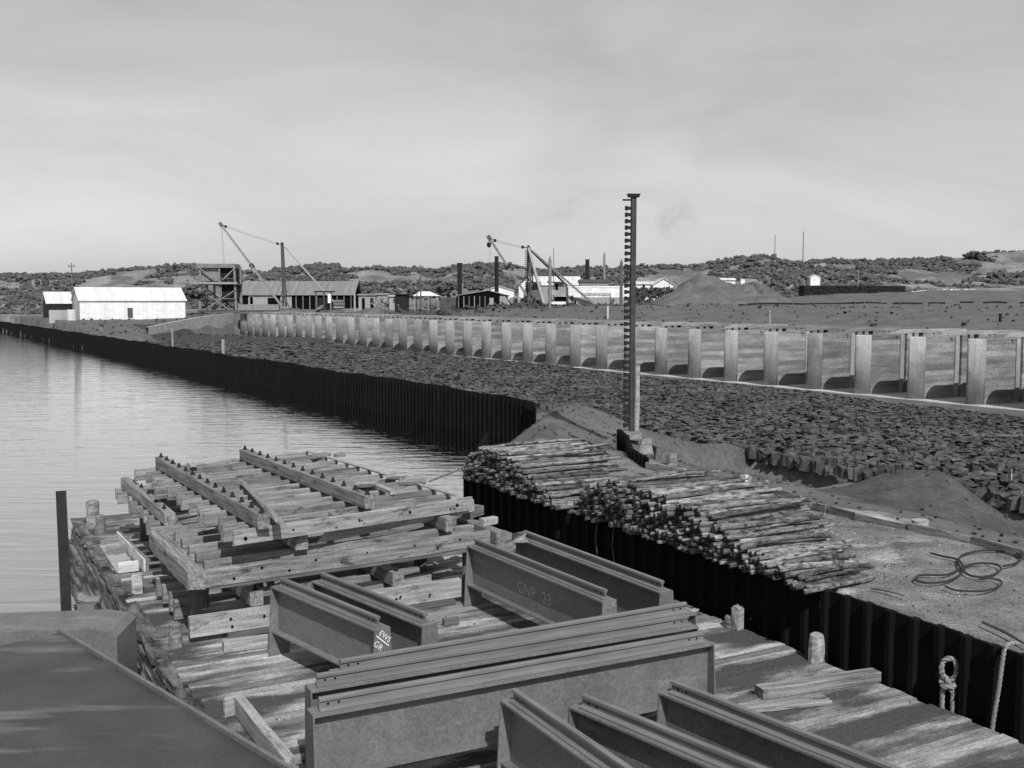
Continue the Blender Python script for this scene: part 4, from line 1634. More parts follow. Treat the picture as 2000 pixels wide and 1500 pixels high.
# posts on the bank behind the piers
for (px, pt_, pb, Y, r, m, lab) in [(1503, 606, 634, 92, .1, 'timber_pale', 'pale post on the sand behind the piers, the middle one'),
                                    (1187, 597, 626, 120, .1, 'timber_white', 'whitish post on the sand behind the piers, left of the rung mast'),
                                    (1953, 612, 641, 80, .12, 'black', 'short dark post on the sand behind the nearest piers'),
                                    (337, 641, 672, 122, .14, 'timber_pale', 'pale banded post beyond the far piling on the left'),
                                    (436, 663, 689, 92, .16, 'timber_pale', 'pale round post just beyond the far piling')]:
    a = AT(px, pb, Y)
    c_ = AT(px, pt_, Y)
    g = gz(a.x, Y)
    post('post', lab, 'post', (a.x, Y, min(g, a.z) - .1), c_.z - min(g, a.z) + .1, r, m)

# timber bin tower
Y = 200
z0 = min(gz(AT(400, 600, Y).x, Y), gz(AT(460, 600, Y).x, Y)) - .2
o0 = AT(390, 612, Y)
bt = thing('bin_tower', 'tall braced timber tower carrying a boxed storage bin, beside the left derrick', 'tower', (o0.x, Y, z0), R(2))
def TX(px):
    return (px - 390) * Y / F
def TZ(py):
    return AT(400, py, Y).z - z0
dp = 5.0
for y_ in (0, dp):
    for px in (391, 407, 430, 461):
        if y_ == 0 and px == 407:
            continue
        board('leg', 'timber', (TX(px), y_, 0), (TX(px) + (.25 if px == 391 else (-.25 if px == 461 else 0)), y_, TZ(517)), .34, .34, bt)
for (a, c) in [((393, 566), (452, 608)), ((461, 566), (396, 608)), ((392, 523), (425, 549)), ((461, 523), (436, 547))]:
    board('brace', 'timber', (TX(a[0]), -.25, TZ(a[1])), (TX(c[0]), -.25, TZ(c[1])), .26, .2, bt)
    board('brace', 'timber_dark', (TX(a[0]), dp + .25, TZ(a[1])), (TX(c[0]), dp + .25, TZ(c[1])), .26, .2, bt)
for x in (391, 461):
    board('brace', 'timber', (TX(x), 0, TZ(566)), (TX(x), dp, TZ(606)), .2, .2, bt)
board('platform', 'timber_pale', (TX(376), -.5, TZ(553)), (TX(465), -.5, TZ(553)), .5, .4, bt)
MB().box(TX(388), TX(464), -.3, dp, TZ(556), TZ(554)).build('floor', 'timber', bt)
board('girt', 'timber', (TX(390), -.22, TZ(585)), (TX(463), -.22, TZ(583)), .12, .14, bt)
board('sill', 'timber_dark', (TX(388), -.3, TZ(607)), (TX(465), -.3, TZ(607)), .5, .35, bt)
MB().box(TX(386), TX(458), -.35, dp + .3, TZ(523), TZ(515)).build('top_board', 'timber', bt)
MB().box(TX(394), TX(430) - .2, .35, dp - .3, TZ(549), TZ(523)).build('bin', 'timber', bt)
MB().box(TX(430) + .2, TX(458), .6, dp - .3, TZ(590), TZ(523)).build('bin_shade_side', 'black', bt)  # shaded half of the bin, its shade put into the black colour
b = MB()
b.beam((TX(395), -.45, TZ(544)), (TX(460), -.45, TZ(544)), .05, .06)
for k in range(6):
    x = lerp(TX(395), TX(460), k / 5)
    b.beam((x, -.45, TZ(551)), (x, -.45, TZ(541)), .05, .05)
b.build('handrail', 'timber', bt)

# long open shed
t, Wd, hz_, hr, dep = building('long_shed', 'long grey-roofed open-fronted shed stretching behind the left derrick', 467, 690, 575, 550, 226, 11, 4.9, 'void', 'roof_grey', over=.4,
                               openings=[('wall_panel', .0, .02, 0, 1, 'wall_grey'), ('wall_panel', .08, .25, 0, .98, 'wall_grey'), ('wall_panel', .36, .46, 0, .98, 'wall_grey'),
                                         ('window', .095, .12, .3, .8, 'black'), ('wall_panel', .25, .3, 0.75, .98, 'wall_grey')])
for k in range(9):
    board('post', 'timber', (Wd * (.5 + k * .06), -.15, -.5), (Wd * (.5 + k * .06), -.15, hz_), .16, .16, t)
# small yard buildings
building('plank_hut', 'small flat pale plank hut with two dark doorways at the end of the long shed', 700, 733, 577, 575, 196, 4, 4.9, 'timber_pale', 'timber', openings=[('doorway', .2, .38, 0, .8, 'void'), ('doorway', .7, .92, 0, .8, 'void')])
building('plank_hut', 'smallest pale plank hut with one dark window behind the heaped timbers', 734, 757, 576, 574, 197, 4, 5.0, 'timber_pale', 'timber', openings=[('window', .4, .7, .45, .75, 'void')])
building('black_hut', 'square black tarred hut in the middle of the yard', 773, 795, 576, 575, 180, 3.5, 5.0, 'black', 'black')
building('lean_to', 'tiny grey lean-to with a pale roof edge left of the black hut', 760, 772, 579, 578, 181, 3, 5.0, 'wall_grey', 'roof_white')
sh2 = thing('open_shelter', 'open shelter on posts under a bright white corrugated roof', 'shelter', (AT(808, 590, 178).x, 178, gz(AT(830, 590, 178).x, 178)), 0)
zc = sh2.location.z
e_ = AT(808, 578, 178).z - zc
r_z = AT(808, 569, 180).z - zc
wd = AT(856, 578, 178).x - sh2.location.x
for x in (.1, wd * .6, wd - .1):
    for y_ in (0, 4):
        board('post', 'timber_pale', (x, y_, -.5), (x, y_, e_), .14, .14, sh2)
MB().add([(-.2, -.3, e_), (wd * .62, -.3, e_), (wd + .2, -.3, e_), (wd * .62, 2, r_z), (wd * .2, 2, r_z), (-.2, 4.3, e_), (wd + .2, 4.3, e_)],
         [(0, 1, 3, 4), (1, 2, 3), (5, 0, 4), (5, 4, 3, 6), (2, 6, 3), (0, 5, 6, 2, 1)]).build('roof', 'roof_white', sh2)
building('brush_fence', 'low dark brushwood fence between the shelter and the chimneys', 858, 893, 583, 582, 182, .6, 5.2, 'scrub', 'scrub', over=.02, name_cat='fence')


def chimney(label, px0, px1, pt_, pb, Y):
    a = AT((px0 + px1) / 2, pb, Y)
    r = (px1 - px0) / 2 * Y / F
    g = gz(a.x, Y)
    t = thing('chimney', label, 'chimney', (a.x, Y, min(a.z, g)), 0, 'black iron chimneys of the yard')
    hh = AT(px0, pt_, Y).z - min(a.z, g)
    b = MB()
    nb = 6
    for k in range(nb):
        b.tube([(0, 0, hh * k / nb), (0, 0, hh * (k + 1) / nb - .02)], [r * 1.02, r * .98], 14)
    b.build('stack', 'black', t, smooth=False)
    MB().tube([(0, 0, hh), (0, 0, hh + .12)], r * 1.12, 14).build('rim', 'black', t)
    return t


chimney('tall black iron chimney, the left one of the pair by the engine shed', 893.5, 902.5, 515, 592, 181)
chimney('tall black iron chimney, the right one of the pair by the engine shed', 966, 974, 502, 592, 181)
chimney('shorter black iron chimney on the dark boiler house roof', 1143, 1151, 508, 560, 181)

# engine shed : gable faces the viewer
def gable_front(name, label, px0, px1, pe, pr, Y, dep, zb, wall, roof, cat='shed', openings=(), over=.25, skew=0, ridge=.5):
    a, c = AT(px0, pe, Y), AT(px1, pe, Y)
    zr = AT(px0, pr, Y).z
    Wd = c.x - a.x
    t = thing(name, label, cat, (a.x, Y, zb), skew)
    hz_, hr = a.z - zb, zr - zb
    MB().prism([(0, -1), (Wd, -1), (Wd, hz_), (Wd * ridge, hr - .02), (0, hz_)], 0, dep, 'y').build('wall', wall, t)
    sl = (hr - hz_) / (Wd * ridge)
    sr = (hr - hz_) / (Wd * (1 - ridge))
    MB().prism([(-over, hz_ - over * sl + .01), (Wd * ridge, hr + .01), (Wd + over, hz_ - over * sr + .01), (Wd + over, hz_ - over * sr + .13), (Wd * ridge, hr + .13), (-over, hz_ - over * sl + .13)],
               -over, dep + over, 'y').build('roof', roof, t)
    for (nm, x0, x1, z0, z1, m) in openings:
        MB().box(x0 * Wd, x1 * Wd, -.05, .05, z0 * hz_, z1 * hz_).build(nm, m, t)
    return t


gz0 = AT(940, 597, 168).z
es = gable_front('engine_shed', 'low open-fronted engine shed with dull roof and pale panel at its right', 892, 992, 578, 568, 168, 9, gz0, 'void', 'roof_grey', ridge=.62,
                 openings=[('wall_panel', .84, .9, 0, 1, 'timber_pale'), ('wall_panel', .905, 1.0, 0, .98, 'wall_grey'), ('doorway_pale', .64, .72, .1, .8, 'wall_grey')])  # the doorway piece is a flat grey panel on the black front
for k in range(6):
    x = .3 + k * .85
    board('post', 'timber_pale' if k % 2 else 'timber', (x, -.25, -.3), (x, -.25, 1.5), .12, .12, es)
gable_front('white_house', 'low white-gabled house half hidden behind the chimneys', 945, 1004, 568, 559, 215, 8, 5.6, 'white', 'roof_white', cat='house')
# boilers lying by the crane
for k, (px, Y) in enumerate([(1001, 172), (1013, 173), (1025, 174)]):
    a = AT(px, 588, Y)
    bt_ = thing('boiler_drum', ['left', 'middle', 'right'][k] + ' pale iron drum of the three lying by the foot of the right derrick', 'drum', (a.x, Y, a.z), 0, 'three iron drums')
    MB().tube([(-.1, -.4, 0), (-.1, 0, 0), (.1, 2.4, 0)], [.4, .62, .62], 14).build('shell', 'wall_grey', bt_)
    MB().box(-.5, .5, .2, 1.8, -1.2, -.5).build('cradle', 'timber_dark', bt_)
    MB().tube([(0, .2, 0), (0, .6, 0)], .66, 14).build('band', 'steel_dark', bt_)


# derricks
def derrick(label, Y, tip, foot, mast_t, mast_b, stays, w=.42, light='timber', block_at=None, lift=None):
    base = AT(*mast_b, Y)
    t = thing('derrick_crane', label, 'crane', base, 0)
    def L_(p, dy=0):
        q = AT(p[0], p[1], Y + dy)
        return q - base
    f, tp = L_(foot, -.8), L_(tip, -1.2)
    b = MB()
    d = (tp - f)
    side = Vector((0, 1, 0))
    n = d.normalized()
    mid = f + d * .5
    b.beam(f + side * .18, mid + side * .24, w * .55, w * .7).beam(mid + side * .24, tp + side * .08, w * .55, w * .65)
    b.beam(f - side * .18, mid - side * .24, w * .55, w * .7).beam(mid - side * .24, tp - side * .08, w * .55, w * .65)
    for k in range(9):
        p = f + d * (.08 + k * .1)
        b.beam(p - side * .25, p + side * .25, .12, .12)
    b.build('jib', light, t)
    MB().beam(f + d * .475, f + d * .52, w * 1.5, w * 1.5).build('jib_clamp', 'black', t)
    MB().beam(tp - n * .5, tp + n * .35, .5, .6).build('jib_head', 'timber_dark', t)
    m0, m1 = L_(mast_b), L_(mast_t)
    b = MB()
    b.beam(m0 + Vector((-.26, 0, 0)), m1 + Vector((-.1, 0, 0)), w * .6, w)
    b.beam(m0 + Vector((.3, 0, 0)), m1 + Vector((.12, 0, 0)), w * .6, w)
    b.build('mast', 'timber_dark', t)
    b = MB()
    b.tube([m1 + Vector((0, -.2, 0)), m1 + Vector((0, .2, 0))], .32, 10)
    b.tube([m1 + Vector((0, 0, -.3)), m1 + Vector((0, 0, .4))], .14, 8)
    b.build('mast_head', 'black', t)
    for (p, dy, ww, mm_) in stays:
        q = L_(p, dy)
        MB().beam(m1, q, ww, ww).build('stay_leg', mm_, t)
    # topping lift
    a = tp - n * .6 + Vector((.6, 0, .05))
    c = m1 + Vector((-.9, 0, .1))
    for q in (a, c):
        MB().tube([q + Vector((0, -.15, 0)), q + Vector((0, .15, 0))], .26, 10).build('pulley', 'black', t)
    for k in range(3):
        o = Vector((0, (k - 1) * .1, (k - 1) * .17))
        sag = Vector((0, 0, -.04 - .05 * k))
        MB().tube([a + o, a.lerp(c, .5) + o + sag, c + o], .014, 5).build('cable', 'black', t)
    for q in ((tp, a), (m1, c)):
        MB().tube([q[0], q[1]], .06, 5).build('cable', 'black', t)
    if block_at:
        q = L_(block_at, -1.2)
        MB().tube([q + Vector((0, -.15, .25)), q + Vector((0, -.15, -.25)), q + Vector((0, -.1, -.5))], [.33, .36, .15], 10).build('hook_block', 'black', t)
        MB().tube([tp, q], .05, 5).build('cable', 'black', t)
    if lift:
        for k, px in enumerate(lift):
            q = L_(px, -1.2)
            MB().tube([tp + Vector((.1 + .1 * k, 0, 0)), q], .02, 5).build('cable', 'black', t)
    # slewing gear at the foot
    b = MB()
    b.box(-1.1, 1.1, -1.1, 1.1, -.6, -.2).beam((-1.2, -.4, -.3), (.6, -.4, 3.2), .28, .2).beam((1.2, -.4, -.3), (-.6, -.4, 3.0), .28, .2)
    b.build('turntable', 'timber_dark', t)
    return t


d1 = derrick('left timber derrick crane with a long jib raised to the left above the bin tower', 205, (431, 438), (552, 600), (551, 477), (556, 600),
             [((654, 592), 3, .26, 'timber_pale')], w=.5, lift=[(436, 516), (439, 516)])
d2 = derrick('right timber derrick crane with its stubby jib over the engine shed and splayed stay legs', 166, (955, 464), (1029, 578), (1032, 484), (1034, 592),
             [((1162, 596), 5, .27, 'timber'), ((1146, 595), 16, .27, 'timber_dark'), ((1062, 594), -10, .36, 'timber_pale'), ((1047, 594), 12, .2, 'timber')], w=.52, block_at=(955, 477),
             lift=[(958, 560)])
b = MB()
m0, m1 = AT(1029, 490, 165.7) - d2.location, AT(1029, 590, 165.7) - d2.location
for k in range(26):
    p = m0.lerp(m1, k / 26)
    b.box(p.x - .32, p.x - .05, p.y - .06, p.y + .06, p.z - .07, p.z + .07)
b.build('mast_steps', 'black', d2)
mh = thing('winch_house', 'dark winch frame and machinery in the feet of the right derrick', 'winch', AT(1040, 592, 170), 0)
MB().box(-1.4, 1.6, 0, 2, -.5, 2.2).build('frame', 'timber_dark', mh)
MB().box(-1.1, 1.3, -.1, 2.1, 2.2, 3.4, jit=.1).build('gear', 'black', mh)
MB().tube([(-1.2, -.3, .6), (1.2, -.3, .6)], .45, 12).build('drum', 'steel_dark', mh)

# hoist cabin and tackle near the left derrick stay
cb = thing('hoist_cabin', 'dark open cabin with flat roof and one bright white panel by the derrick stay', 'cabin', AT(617, 603, 203), 0)
for x in (0, 1.6, 3.0):
    board('post', 'timber_dark', (x, 0, -.4), (x, 0, 3.2), .2, .2, cb)
MB().box(-.3, 3.4, -.4, 2.4, 3.2, 3.42).build('roof', 'black', cb)
MB().box(2.35, 2.95, -.12, .0, 1.1, 3.1).build('panel', 'white', cb)
MB().box(.2, 2.3, .6, 2.0, -.3, 2.2).build('machinery', 'black', cb)
tw = thing('tipping_skip', 'pale battered tipping skip tilted on the ground under the cabin', 'skip', AT(625, 601, 200), 0)
MB().prism([(-.75, -.2), (-.55, -.65), (.35, -.1), (.75, .45), (.3, .5)], 0, 1.1, 'y').build('bucket', 'timber', tw)
MB().tube([(-.3, -.1, -.5), (-.3, .9, -.5)], .22, 10).build('wheel', 'black', tw)
cr_ = thing('timber_crate', 'large slatted open timber crate on the pier tops beside the cabin', 'crate', AT(651, 603, 200), 0)
for z_ in (.1, .75, 1.35):
    MB().box(0, 2.1, 0, .08, z_, z_ + .3).build('slat', 'timber', cr_)
MB().box(.02, 2.08, .1, 1.3, 0, 1.5).build('body', 'timber_dark', cr_)
# heap of broken timbers and sand
hp = AT(745, 600, 184)
tb_ = MB()
for k in range(34):
    a = Vector((rnd(-1.6, 1.6), rnd(-.8, .8), rnd(-.2, .5)))
    dd = Vector((rnd(-1, 1), rnd(-.5, .5), rnd(.1, 1.2))).normalized() * rnd(.7, 1.8)
    tb_.beam(a, a + dd, .12, .1)
o = tb_.build('timber_heap', 'timber_pale', loc=hp)
tag(o, 'tangled heap of pale broken timbers on a sand pile behind the far piers', 'heap')


def heap(name, label, cat, cx, cy, rx, ry, hh, m, n=30, seed=1.0, rough=.2, flat=.0, prof=None):
    b = MB()
    zb = gz(cx, cy)
    vs = []
    for i in range(n + 1):
        for j in range(n + 1):
            x, y = (i / n * 2 - 1), (j / n * 2 - 1)
            r = math.hypot(x, y)
            f = max(0, 1 - r) ** .8 if prof is None else prof(x) * max(0, 1 - abs(y)) ** .7 * (1 if r < 1.4 else 0)
            z = hh * f + (rough * hh * fbm(x * 3 + seed, y * 3, 1.0) * min(1, f * 2)) + (.05 if f > 0 else -.4) * 1
            vs.append((x * rx, y * ry, z - (.5 if f <= 0 else 0)))
    fs = [(i * (n + 1) + j, (i + 1) * (n + 1) + j, (i + 1) * (n + 1) + j + 1, i * (n + 1) + j + 1) for i in range(n) for j in range(n)]
    b.add(vs, fs)
    o = b.build(name, m, loc=(cx, cy, zb), smooth=True)
    return tag(o, label, cat)


heap('sand_pile', 'low pale sand pile behind the far piers under the broken timbers', 'sand pile', hp.x - .5, 182, 5, 3.2, 1.1, 'sand')
# spoil heap
c = AT(1412, 598, 163)
pr = lambda x: interp([((p - 1412) / 140, q) for p, q in [(1272, 0), (1300, .33), (1330, .62), (1352, .92), (1385, 1.0), (1420, .9), (1450, .8), (1475, .76), (1483, .6), (1492, .72), (1510, .73), (1530, .5), (1552, 0)]], x)
heap('spoil_heap', 'big rough mound of dumped spoil right of the rung mast', 'mound', c.x, 168, 11.2, 8.5, 4.2, 'sand', n=90, prof=pr, rough=.3, seed=4.2)
# scrap and baulks strewn along the front of the yard
yd = MB()
for k in range(330):
    px = rnd(700, 1290)
    Yk = rnd(155, 176)
    p = AT(px, 597, Yk)
    p.z = gz(p.x, Yk)
    dd = Vector((rnd(-1, 1), rnd(-.6, .6), rnd(-.1, .25))).normalized() * rnd(.3, 1.9)
    yd.beam(p + Vector((0, 0, rnd(0, .35))), p + dd + Vector((0, 0, rnd(.05, .5))), rnd(.08, .4), rnd(.08, .4))
tag(yd.build('yard_scrap', 'timber_dark'), 'dark scrap, baulks and rubble strewn along the front of the yard', 'scrap', kind='stuff')
# rock stack beside it
b = MB()
for k in range(620):
    x, z_ = rnd(0, 6.4), rnd(0, 1) ** 1.0
    hmax = 2.5 if (x < 1.6 or x > 4.6) else 2.4
    z_ = z_ * hmax
    if 1.8 < x < 4.4 and z_ < 1.0 and random.random() < .8:
        continue
    vs, fs = stone_verts(.42, .36, .34)
    T = Matrix.Translation((x, rnd(0, .8) + z_ * .2, z_)) @ Matrix.Rotation(rnd(0, 6), 4, 'Z') @ Matrix.Rotation(rnd(-1, 1), 4, 'X')
    b.add([T @ p for p in vs], fs)
o = b.build('rock_stack', 'stone_far', loc=AT(1238, 592, 168))
tag(o, 'dark wall of piled rocks between the boiler house and the spoil heap', 'rock pile', kind='stuff')
# boiler house
bh_ = building('boiler_house', 'long white boiler house with dull grey lower wall', 1110, 1229, 562, 560, 171, 8, AT(1110, 597, 171).z, 'white', 'white', over=.05,
               openings=[('lower_cladding', .0, 1.0, -.2, .47, 'wall_grey'), ('doorway', .1, .13, -.1, .3, 'steel_dark')], name_cat='building')[0]
b = MB()
b.box(2.2, 6.9, -.3, -.2, 1.95, 2.03)
for x in (2.2, 3.4, 4.2, 5.0, 5.8, 6.85):
    b.box(x, x + .07, -.3, -.2, 1.75, 1.95)
b.box(6.85, 6.92, -.3, -.2, -.1, 1.95)
b.build('pipe', 'steel_dark', bh_)
vt = thing('dark_roof_building', 'dark ridged ventilated roof rising behind the white boiler house', 'building', AT(1133, 560, 178), 0)
MB().box(0, 6.9, 0, 6, -2, .15).build('wall', 'roof_dark', vt)
MB().box(.1, 4.9, .8, 5, .16, .75).build('ventilator', 'timber', vt)
MB().prism([(-.2, .75), (5.6, .75), (5.3, 1.25), (0, 1.25)], .6, 5.2, 'y').build('roof', 'roof_dark', vt)
MB().prism([(.6, 1.25), (1.6, 1.25), (1.3, 1.7), (.9, 1.7)], 2, 3, 'y').build('chimney_base', 'black', vt)
# gabled house with white roof
gh = building('white_roofed_house', 'large house with bright white roof behind the right derrick', 1033, 1134, 557, 541, 186, 9, 5.6, 'wall_grey', 'roof_white', over=.2, name_cat='house')[0]
gable_front('gabled_annexe', 'white gable end with dark eaves seen through the right derrick legs', 1013, 1046, 556, 541, 183, 5, 5.5, 'white', 'roof_dark', cat='house', over=.35)
hh_ = thing('signal_cabin', 'small pale raised cabin with wide dark flat roof before the gabled house', 'cabin', AT(1083, 592, 165), 0)
MB().box(0, 1.5, 0, 1.6, 1.6, 3.2).build('cabin_wall', 'timber_pale', hh_)
MB().box(-1.2, 1.6, -.6, 2.0, 3.2, 3.36).build('roof', 'roof_dark', hh_)
MB().box(.1, .55, -.05, .02, 2.1, 3.0).build('window', 'void', hh_)
MB().prism([(-1.0, 1.4), (1.2, 1.0), (1.9, 1.0), (1.5, 1.6), (-1.0, 2.3)], -.1, 2.0, 'y').build('skirt_roof', 'wall_grey', hh_)
MB().box(0, 1.9, .3, 1.7, -.4, 1.0).build('undercroft', 'void', hh_)
dr = thing('cart', 'small white flat cart on dark wheels at the crest before the derrick', 'cart', AT(1073, 596, 150), 0)
MB().box(0, 2.35, 0, 1.2, .1, .5).build('body', 'white', dr)
for x in (.4, .9, 2.1):
    MB().tube([(x, -.1, .0), (x, .0, .0)], .19, 10).build('wheel', 'black', dr)
# white huts at right
building('white_hut', 'low white hut with flat pale roof left of the gabled pair', 1240, 1278, 555, 551, 200, 5, 5.5, 'white', 'roof_white', openings=[('doorway', .4, .52, .6, .98, 'void')], name_cat='hut')
gable_front('white_hut', 'white gabled hut with bright roof peeping over the rock pile', 1276, 1316, 556, 544, 198, 6, 5.5, 'white', 'roof_white', cat='hut')
gable_front('white_hut', 'tiny white hut standing alone above the stacked black wall', 1583, 1602, 542, 538, 205, 1.8, 7.6, 'white', 'roof_white', cat='hut', over=.05)
building('white_hut', 'white sliver of a hut roof over the top of the spoil heap', 1400, 1436, 547, 544, 215, 4, 6, 'white', 'roof_white', name_cat='hut')
building('white_hut', 'tiny white box hut over the right shoulder of the spoil heap', 1447, 1455, 547, 546, 212, 1, 6, 'white', 'roof_white', over=.02, name_cat='hut')
# stacked black wall
sw = thing('stacked_wall', 'long black wall of stacked sleepers on the dune foot at the right', 'stack', AT(1570, 573, 188), R(12))
Lw = (1786 - 1570) * 190 / F
b = MB()
x = 0
while x < Lw:
    for z_ in range(8):
        b.box(x, x + .42 + rnd(-.05, 0), rnd(-.1, .1), 2, z_ * .24 - .5, z_ * .24 - .28 + rnd(0, .02))
    x += .44
b.build('sleepers', 'black', sw)
# row of white stones on the dune foot
for k in range(46):
    px = 1775 + k * 2.9
    a = AT(px, 566 - (px - 1775) * .09 + rnd(-1.2, 1.2), 203)
    z_ = gz(a.x, 203)
    vs, fs = stone_verts(rnd(.3, .6), .4, rnd(.3, .5))
    o = MB().add(vs, fs).build('white_stone', 'white', loc=(a.x, 203, z_ + .15), rz=rnd(0, 6))
    tag(o, 'pale stone in the thin line of white stones along the dune foot', 'stone', 'line of white stones on the dune foot')

# broken line of a light railway on the crest behind the piers
rl_ = thing('railway_track', 'low broken dark line of light railway track along the crest of the sand', 'track', (0, 0, 0))
for s_ in (0, 1):
    b = MB()
    px = 1242
    while px < 2040:
        Yt = 148 + s_ * .8
        l_ = rnd(4, 34)
        if random.random() < .62:
            a, c_ = AT(px, 600, Yt), AT(px + l_, 600, Yt)
            a.z, c_.z = gz(a.x, Yt) + .1, gz(c_.x, Yt) + .1
            b.beam(a, c_, .12, .26)
        px += l_ + rnd(1, 6)
    b.build('rail', 'black', rl_)

# scattered clods and pebbles behind the piers and on the banks
cl = MB()
for k in range(2600):
    if k % 9 == 0:
        u_, v_ = rnd(140, 195), rnd(18, 46)
        s = rnd(.15, .6)
    elif random.random() < .45:
        v_ = rnd(64, 100)
        u_ = rnd(25, 190)
        s = rnd(.08, .4) * (1 if random.random() < .9 else 1.8)
    elif random.random() < .5:
        u_, v_ = rnd(9, 45), rnd(17.4, 25)
        s = rnd(.03, .16)
    else:
        u_, v_ = rnd(7, 30), rnd(12.4, 16.4)
        s = rnd(.015, .05)
    z_ = h(u_, v_)
    if z_ < .1:
        continue
    vs, fs = stone_verts(s, s * .8, s * .7)
    T = Matrix.Translation(W(u_, v_, z_ + s * .1)) @ Matrix.Rotation(rnd(0, 6), 4, 'Z')
    cl.add([T @ p for p in vs], fs)
tag(cl.build('loose_clods', 'dirt'), 'loose clods and pebbles strewn over the sand banks', 'clods', kind='stuff')
# white shells on the gravel
cl = MB()
for k in range(4000):
    u_, v_ = rnd(7, 24), rnd(12.1, 16.4)
    if fbm(u_ * 1.0, v_ * 1.5, 2.4) < -.05:
        continue
    s = rnd(.008, .02)
    vs, fs = stone_verts(s, s * .8, s * .5)
    T = Matrix.Translation(W(u_, v_, h(u_, v_) + .008))
    cl.add([T @ p for p in vs], fs)
tag(cl.build('shell_grit', 'timber_white'), 'white shell fragments scattered on the gravel bank', 'shells', kind='stuff')

# big old stones by the mast foot
for (px, py, s, m, lab) in [(1262, 868, .5, 'concrete', 'pale stone block at the foot of the rung mast'), (1290, 885, .6, 'sand', 'sandy lump of rubble right of the mast foot'),
                            (1312, 897, .5, 'timber', 'weathered block of timber right of the mast foot'), (1455, 940, .35, 'timber', 'broken wooden stump behind the notched post'),
                            (1797, 1030, .32, 'timber_pale', 'pale bucket-like tub half hidden behind the timber edging')]:
    if 'tub' in lab:
        o = MB().tube([(0, 0, -.05), (0, 0, .15)], [.14, .17], 12).build('tub', m, loc=G(px, py, 2.0))
        tag(o, lab, 'tub')
        continue
    vs, fs = stone_verts(s, s * .8, s * .9)
    o = MB().add(vs, fs).build('rubble_block', m, loc=G(px, py, 2.1), rz=.4)
    tag(o, lab, 'block')

# ------------------------------------------------------------------ scrub on the dunes
random.seed(11)
# unit lump
t_ = (1 + 5 ** .5) / 2
ico = [Vector(p).normalized() for p in [(-1, t_, 0), (1, t_, 0), (-1, -t_, 0), (1, -t_, 0), (0, -1, t_), (0, 1, t_), (0, -1, -t_), (0, 1, -t_), (t_, 0, -1), (t_, 0, 1), (-t_, 0, -1), (-t_, 0, 1)]]
icf = [(0, 11, 5), (0, 5, 1), (0, 1, 7), (0, 7, 10), (0, 10, 11), (1, 5, 9), (5, 11, 4), (11, 10, 2), (10, 7, 6), (7, 1, 8), (3, 9, 4), (3, 4, 2), (3, 2, 6), (3, 6, 8), (3, 8, 9), (4, 9, 5), (2, 4, 11), (6, 2, 10), (8, 6, 7), (9, 8, 1)]
sbm = MB()


def lump(x, y, z, r):
    for k in range(4):
        ox, oy, oz = rnd(-1, 1) * r, rnd(-1, 1) * r, rnd(-.15, .4) * r
        rr = r * rnd(.25, .6)
        vs = [Vector((x + ox, y + oy, z + oz)) + Vector((p.x * rr * rnd(.4, 1.5), p.y * rr * rnd(.4, 1.5), p.z * rr * rnd(.4, 1.3))) for p in ico]
        sbm.add(vs, icf)


cnt = 0
tries = 0
while cnt < 9500 and tries < 240000:
    tries += 1
    y = rnd(206, 352)
    k = rnd(-.56, .56)
    x = k * y
    px = 1000 + F * k
    right = px > 1350
    if y < (208 if right else 226):
        continue
    f = 1.2 * fbm(x, y, 24, 3) + .35 * fbm(x, y, 6, 2)
    s = sst(205, 335, y)
    thr = (.2 if not right else .0) - .4 * s
    if 1850 < px and 488 < 588 - (h(*UV(x, y)) - 6.5) * F / y < 540 and fbm(x, y, 26, 2) > -.05:
        continue
    if f < thr:
        continue
    z = h(*UV(x, y))
    lump(x, y, z + .1, rnd(.5, 1.6) * (1.15 if s > .8 else 1))
    cnt += 1
tag(sbm.build('scrub', 'scrub'), 'dense low coastal scrub covering the dune ridge behind the yard', 'scrub', kind='stuff')

# a few low shrubs near the yard
for (px, py, Y, r, lab) in [(812, 575, 200, 1.3, 'dark bush left of the open shelter'), (868, 566, 200, 1.8, 'dark round bush behind the brushwood fence'),
                            (380, 575, 186, 1.9, 'dark bush between the white shed and the bin tower'), (1905, 505, 300, 2.6, 'large dark bush on the skyline at the right'),
                            (1925, 512, 298, 2.2, 'dark bush just below the large skyline bush at the right')]:
    sbm = MB()
    p = AT(px, py, Y)
    for k in range(40):
        lump(p.x + rnd(-1, 1) * r, Y + rnd(-1, 1) * r, p.z + rnd(-.6, .6) * r, r * .4)
    tag(sbm.build('bush', 'scrub'), lab, 'bush')


# ------------------------------------------------------------------ person bending at the far piling
def person(label, loc, rz, joints, edges, radii, scale=1.0):
    me = bpy.data.meshes.new('person')
    me.from_pydata([Vector(j) * scale for j in joints], edges, [])
    o = bpy.data.objects.new('person', me)
    COL.objects.link(o)
    sk = o.modifiers.new('skin', 'SKIN')
    sv = me.skin_vertices[0].data
    for i, r in enumerate(radii):
        sv[i].radius = (r * scale, r * scale)
    sv[0].use_root = True
    sk.use_smooth_shade = True
    ss = o.modifiers.new('sub', 'SUBSURF')
    ss.levels = ss.render_levels = 1
    dg = bpy.context.evaluated_depsgraph_get()
    m2 = bpy.data.meshes.new_from_object(o.evaluated_get(dg))
    bpy.data.objects.remove(o)
    o = bpy.data.objects.new('person', m2)
    COL.objects.link(o)
    m2.materials.clear()
    for k in ('cloth_grey', 'cloth_dark', 'skin'):
        m2.materials.append(M[k])
    o.location = loc
    o.rotation_euler = (0, 0, rz)
    return tag(o, label, 'person'), m2


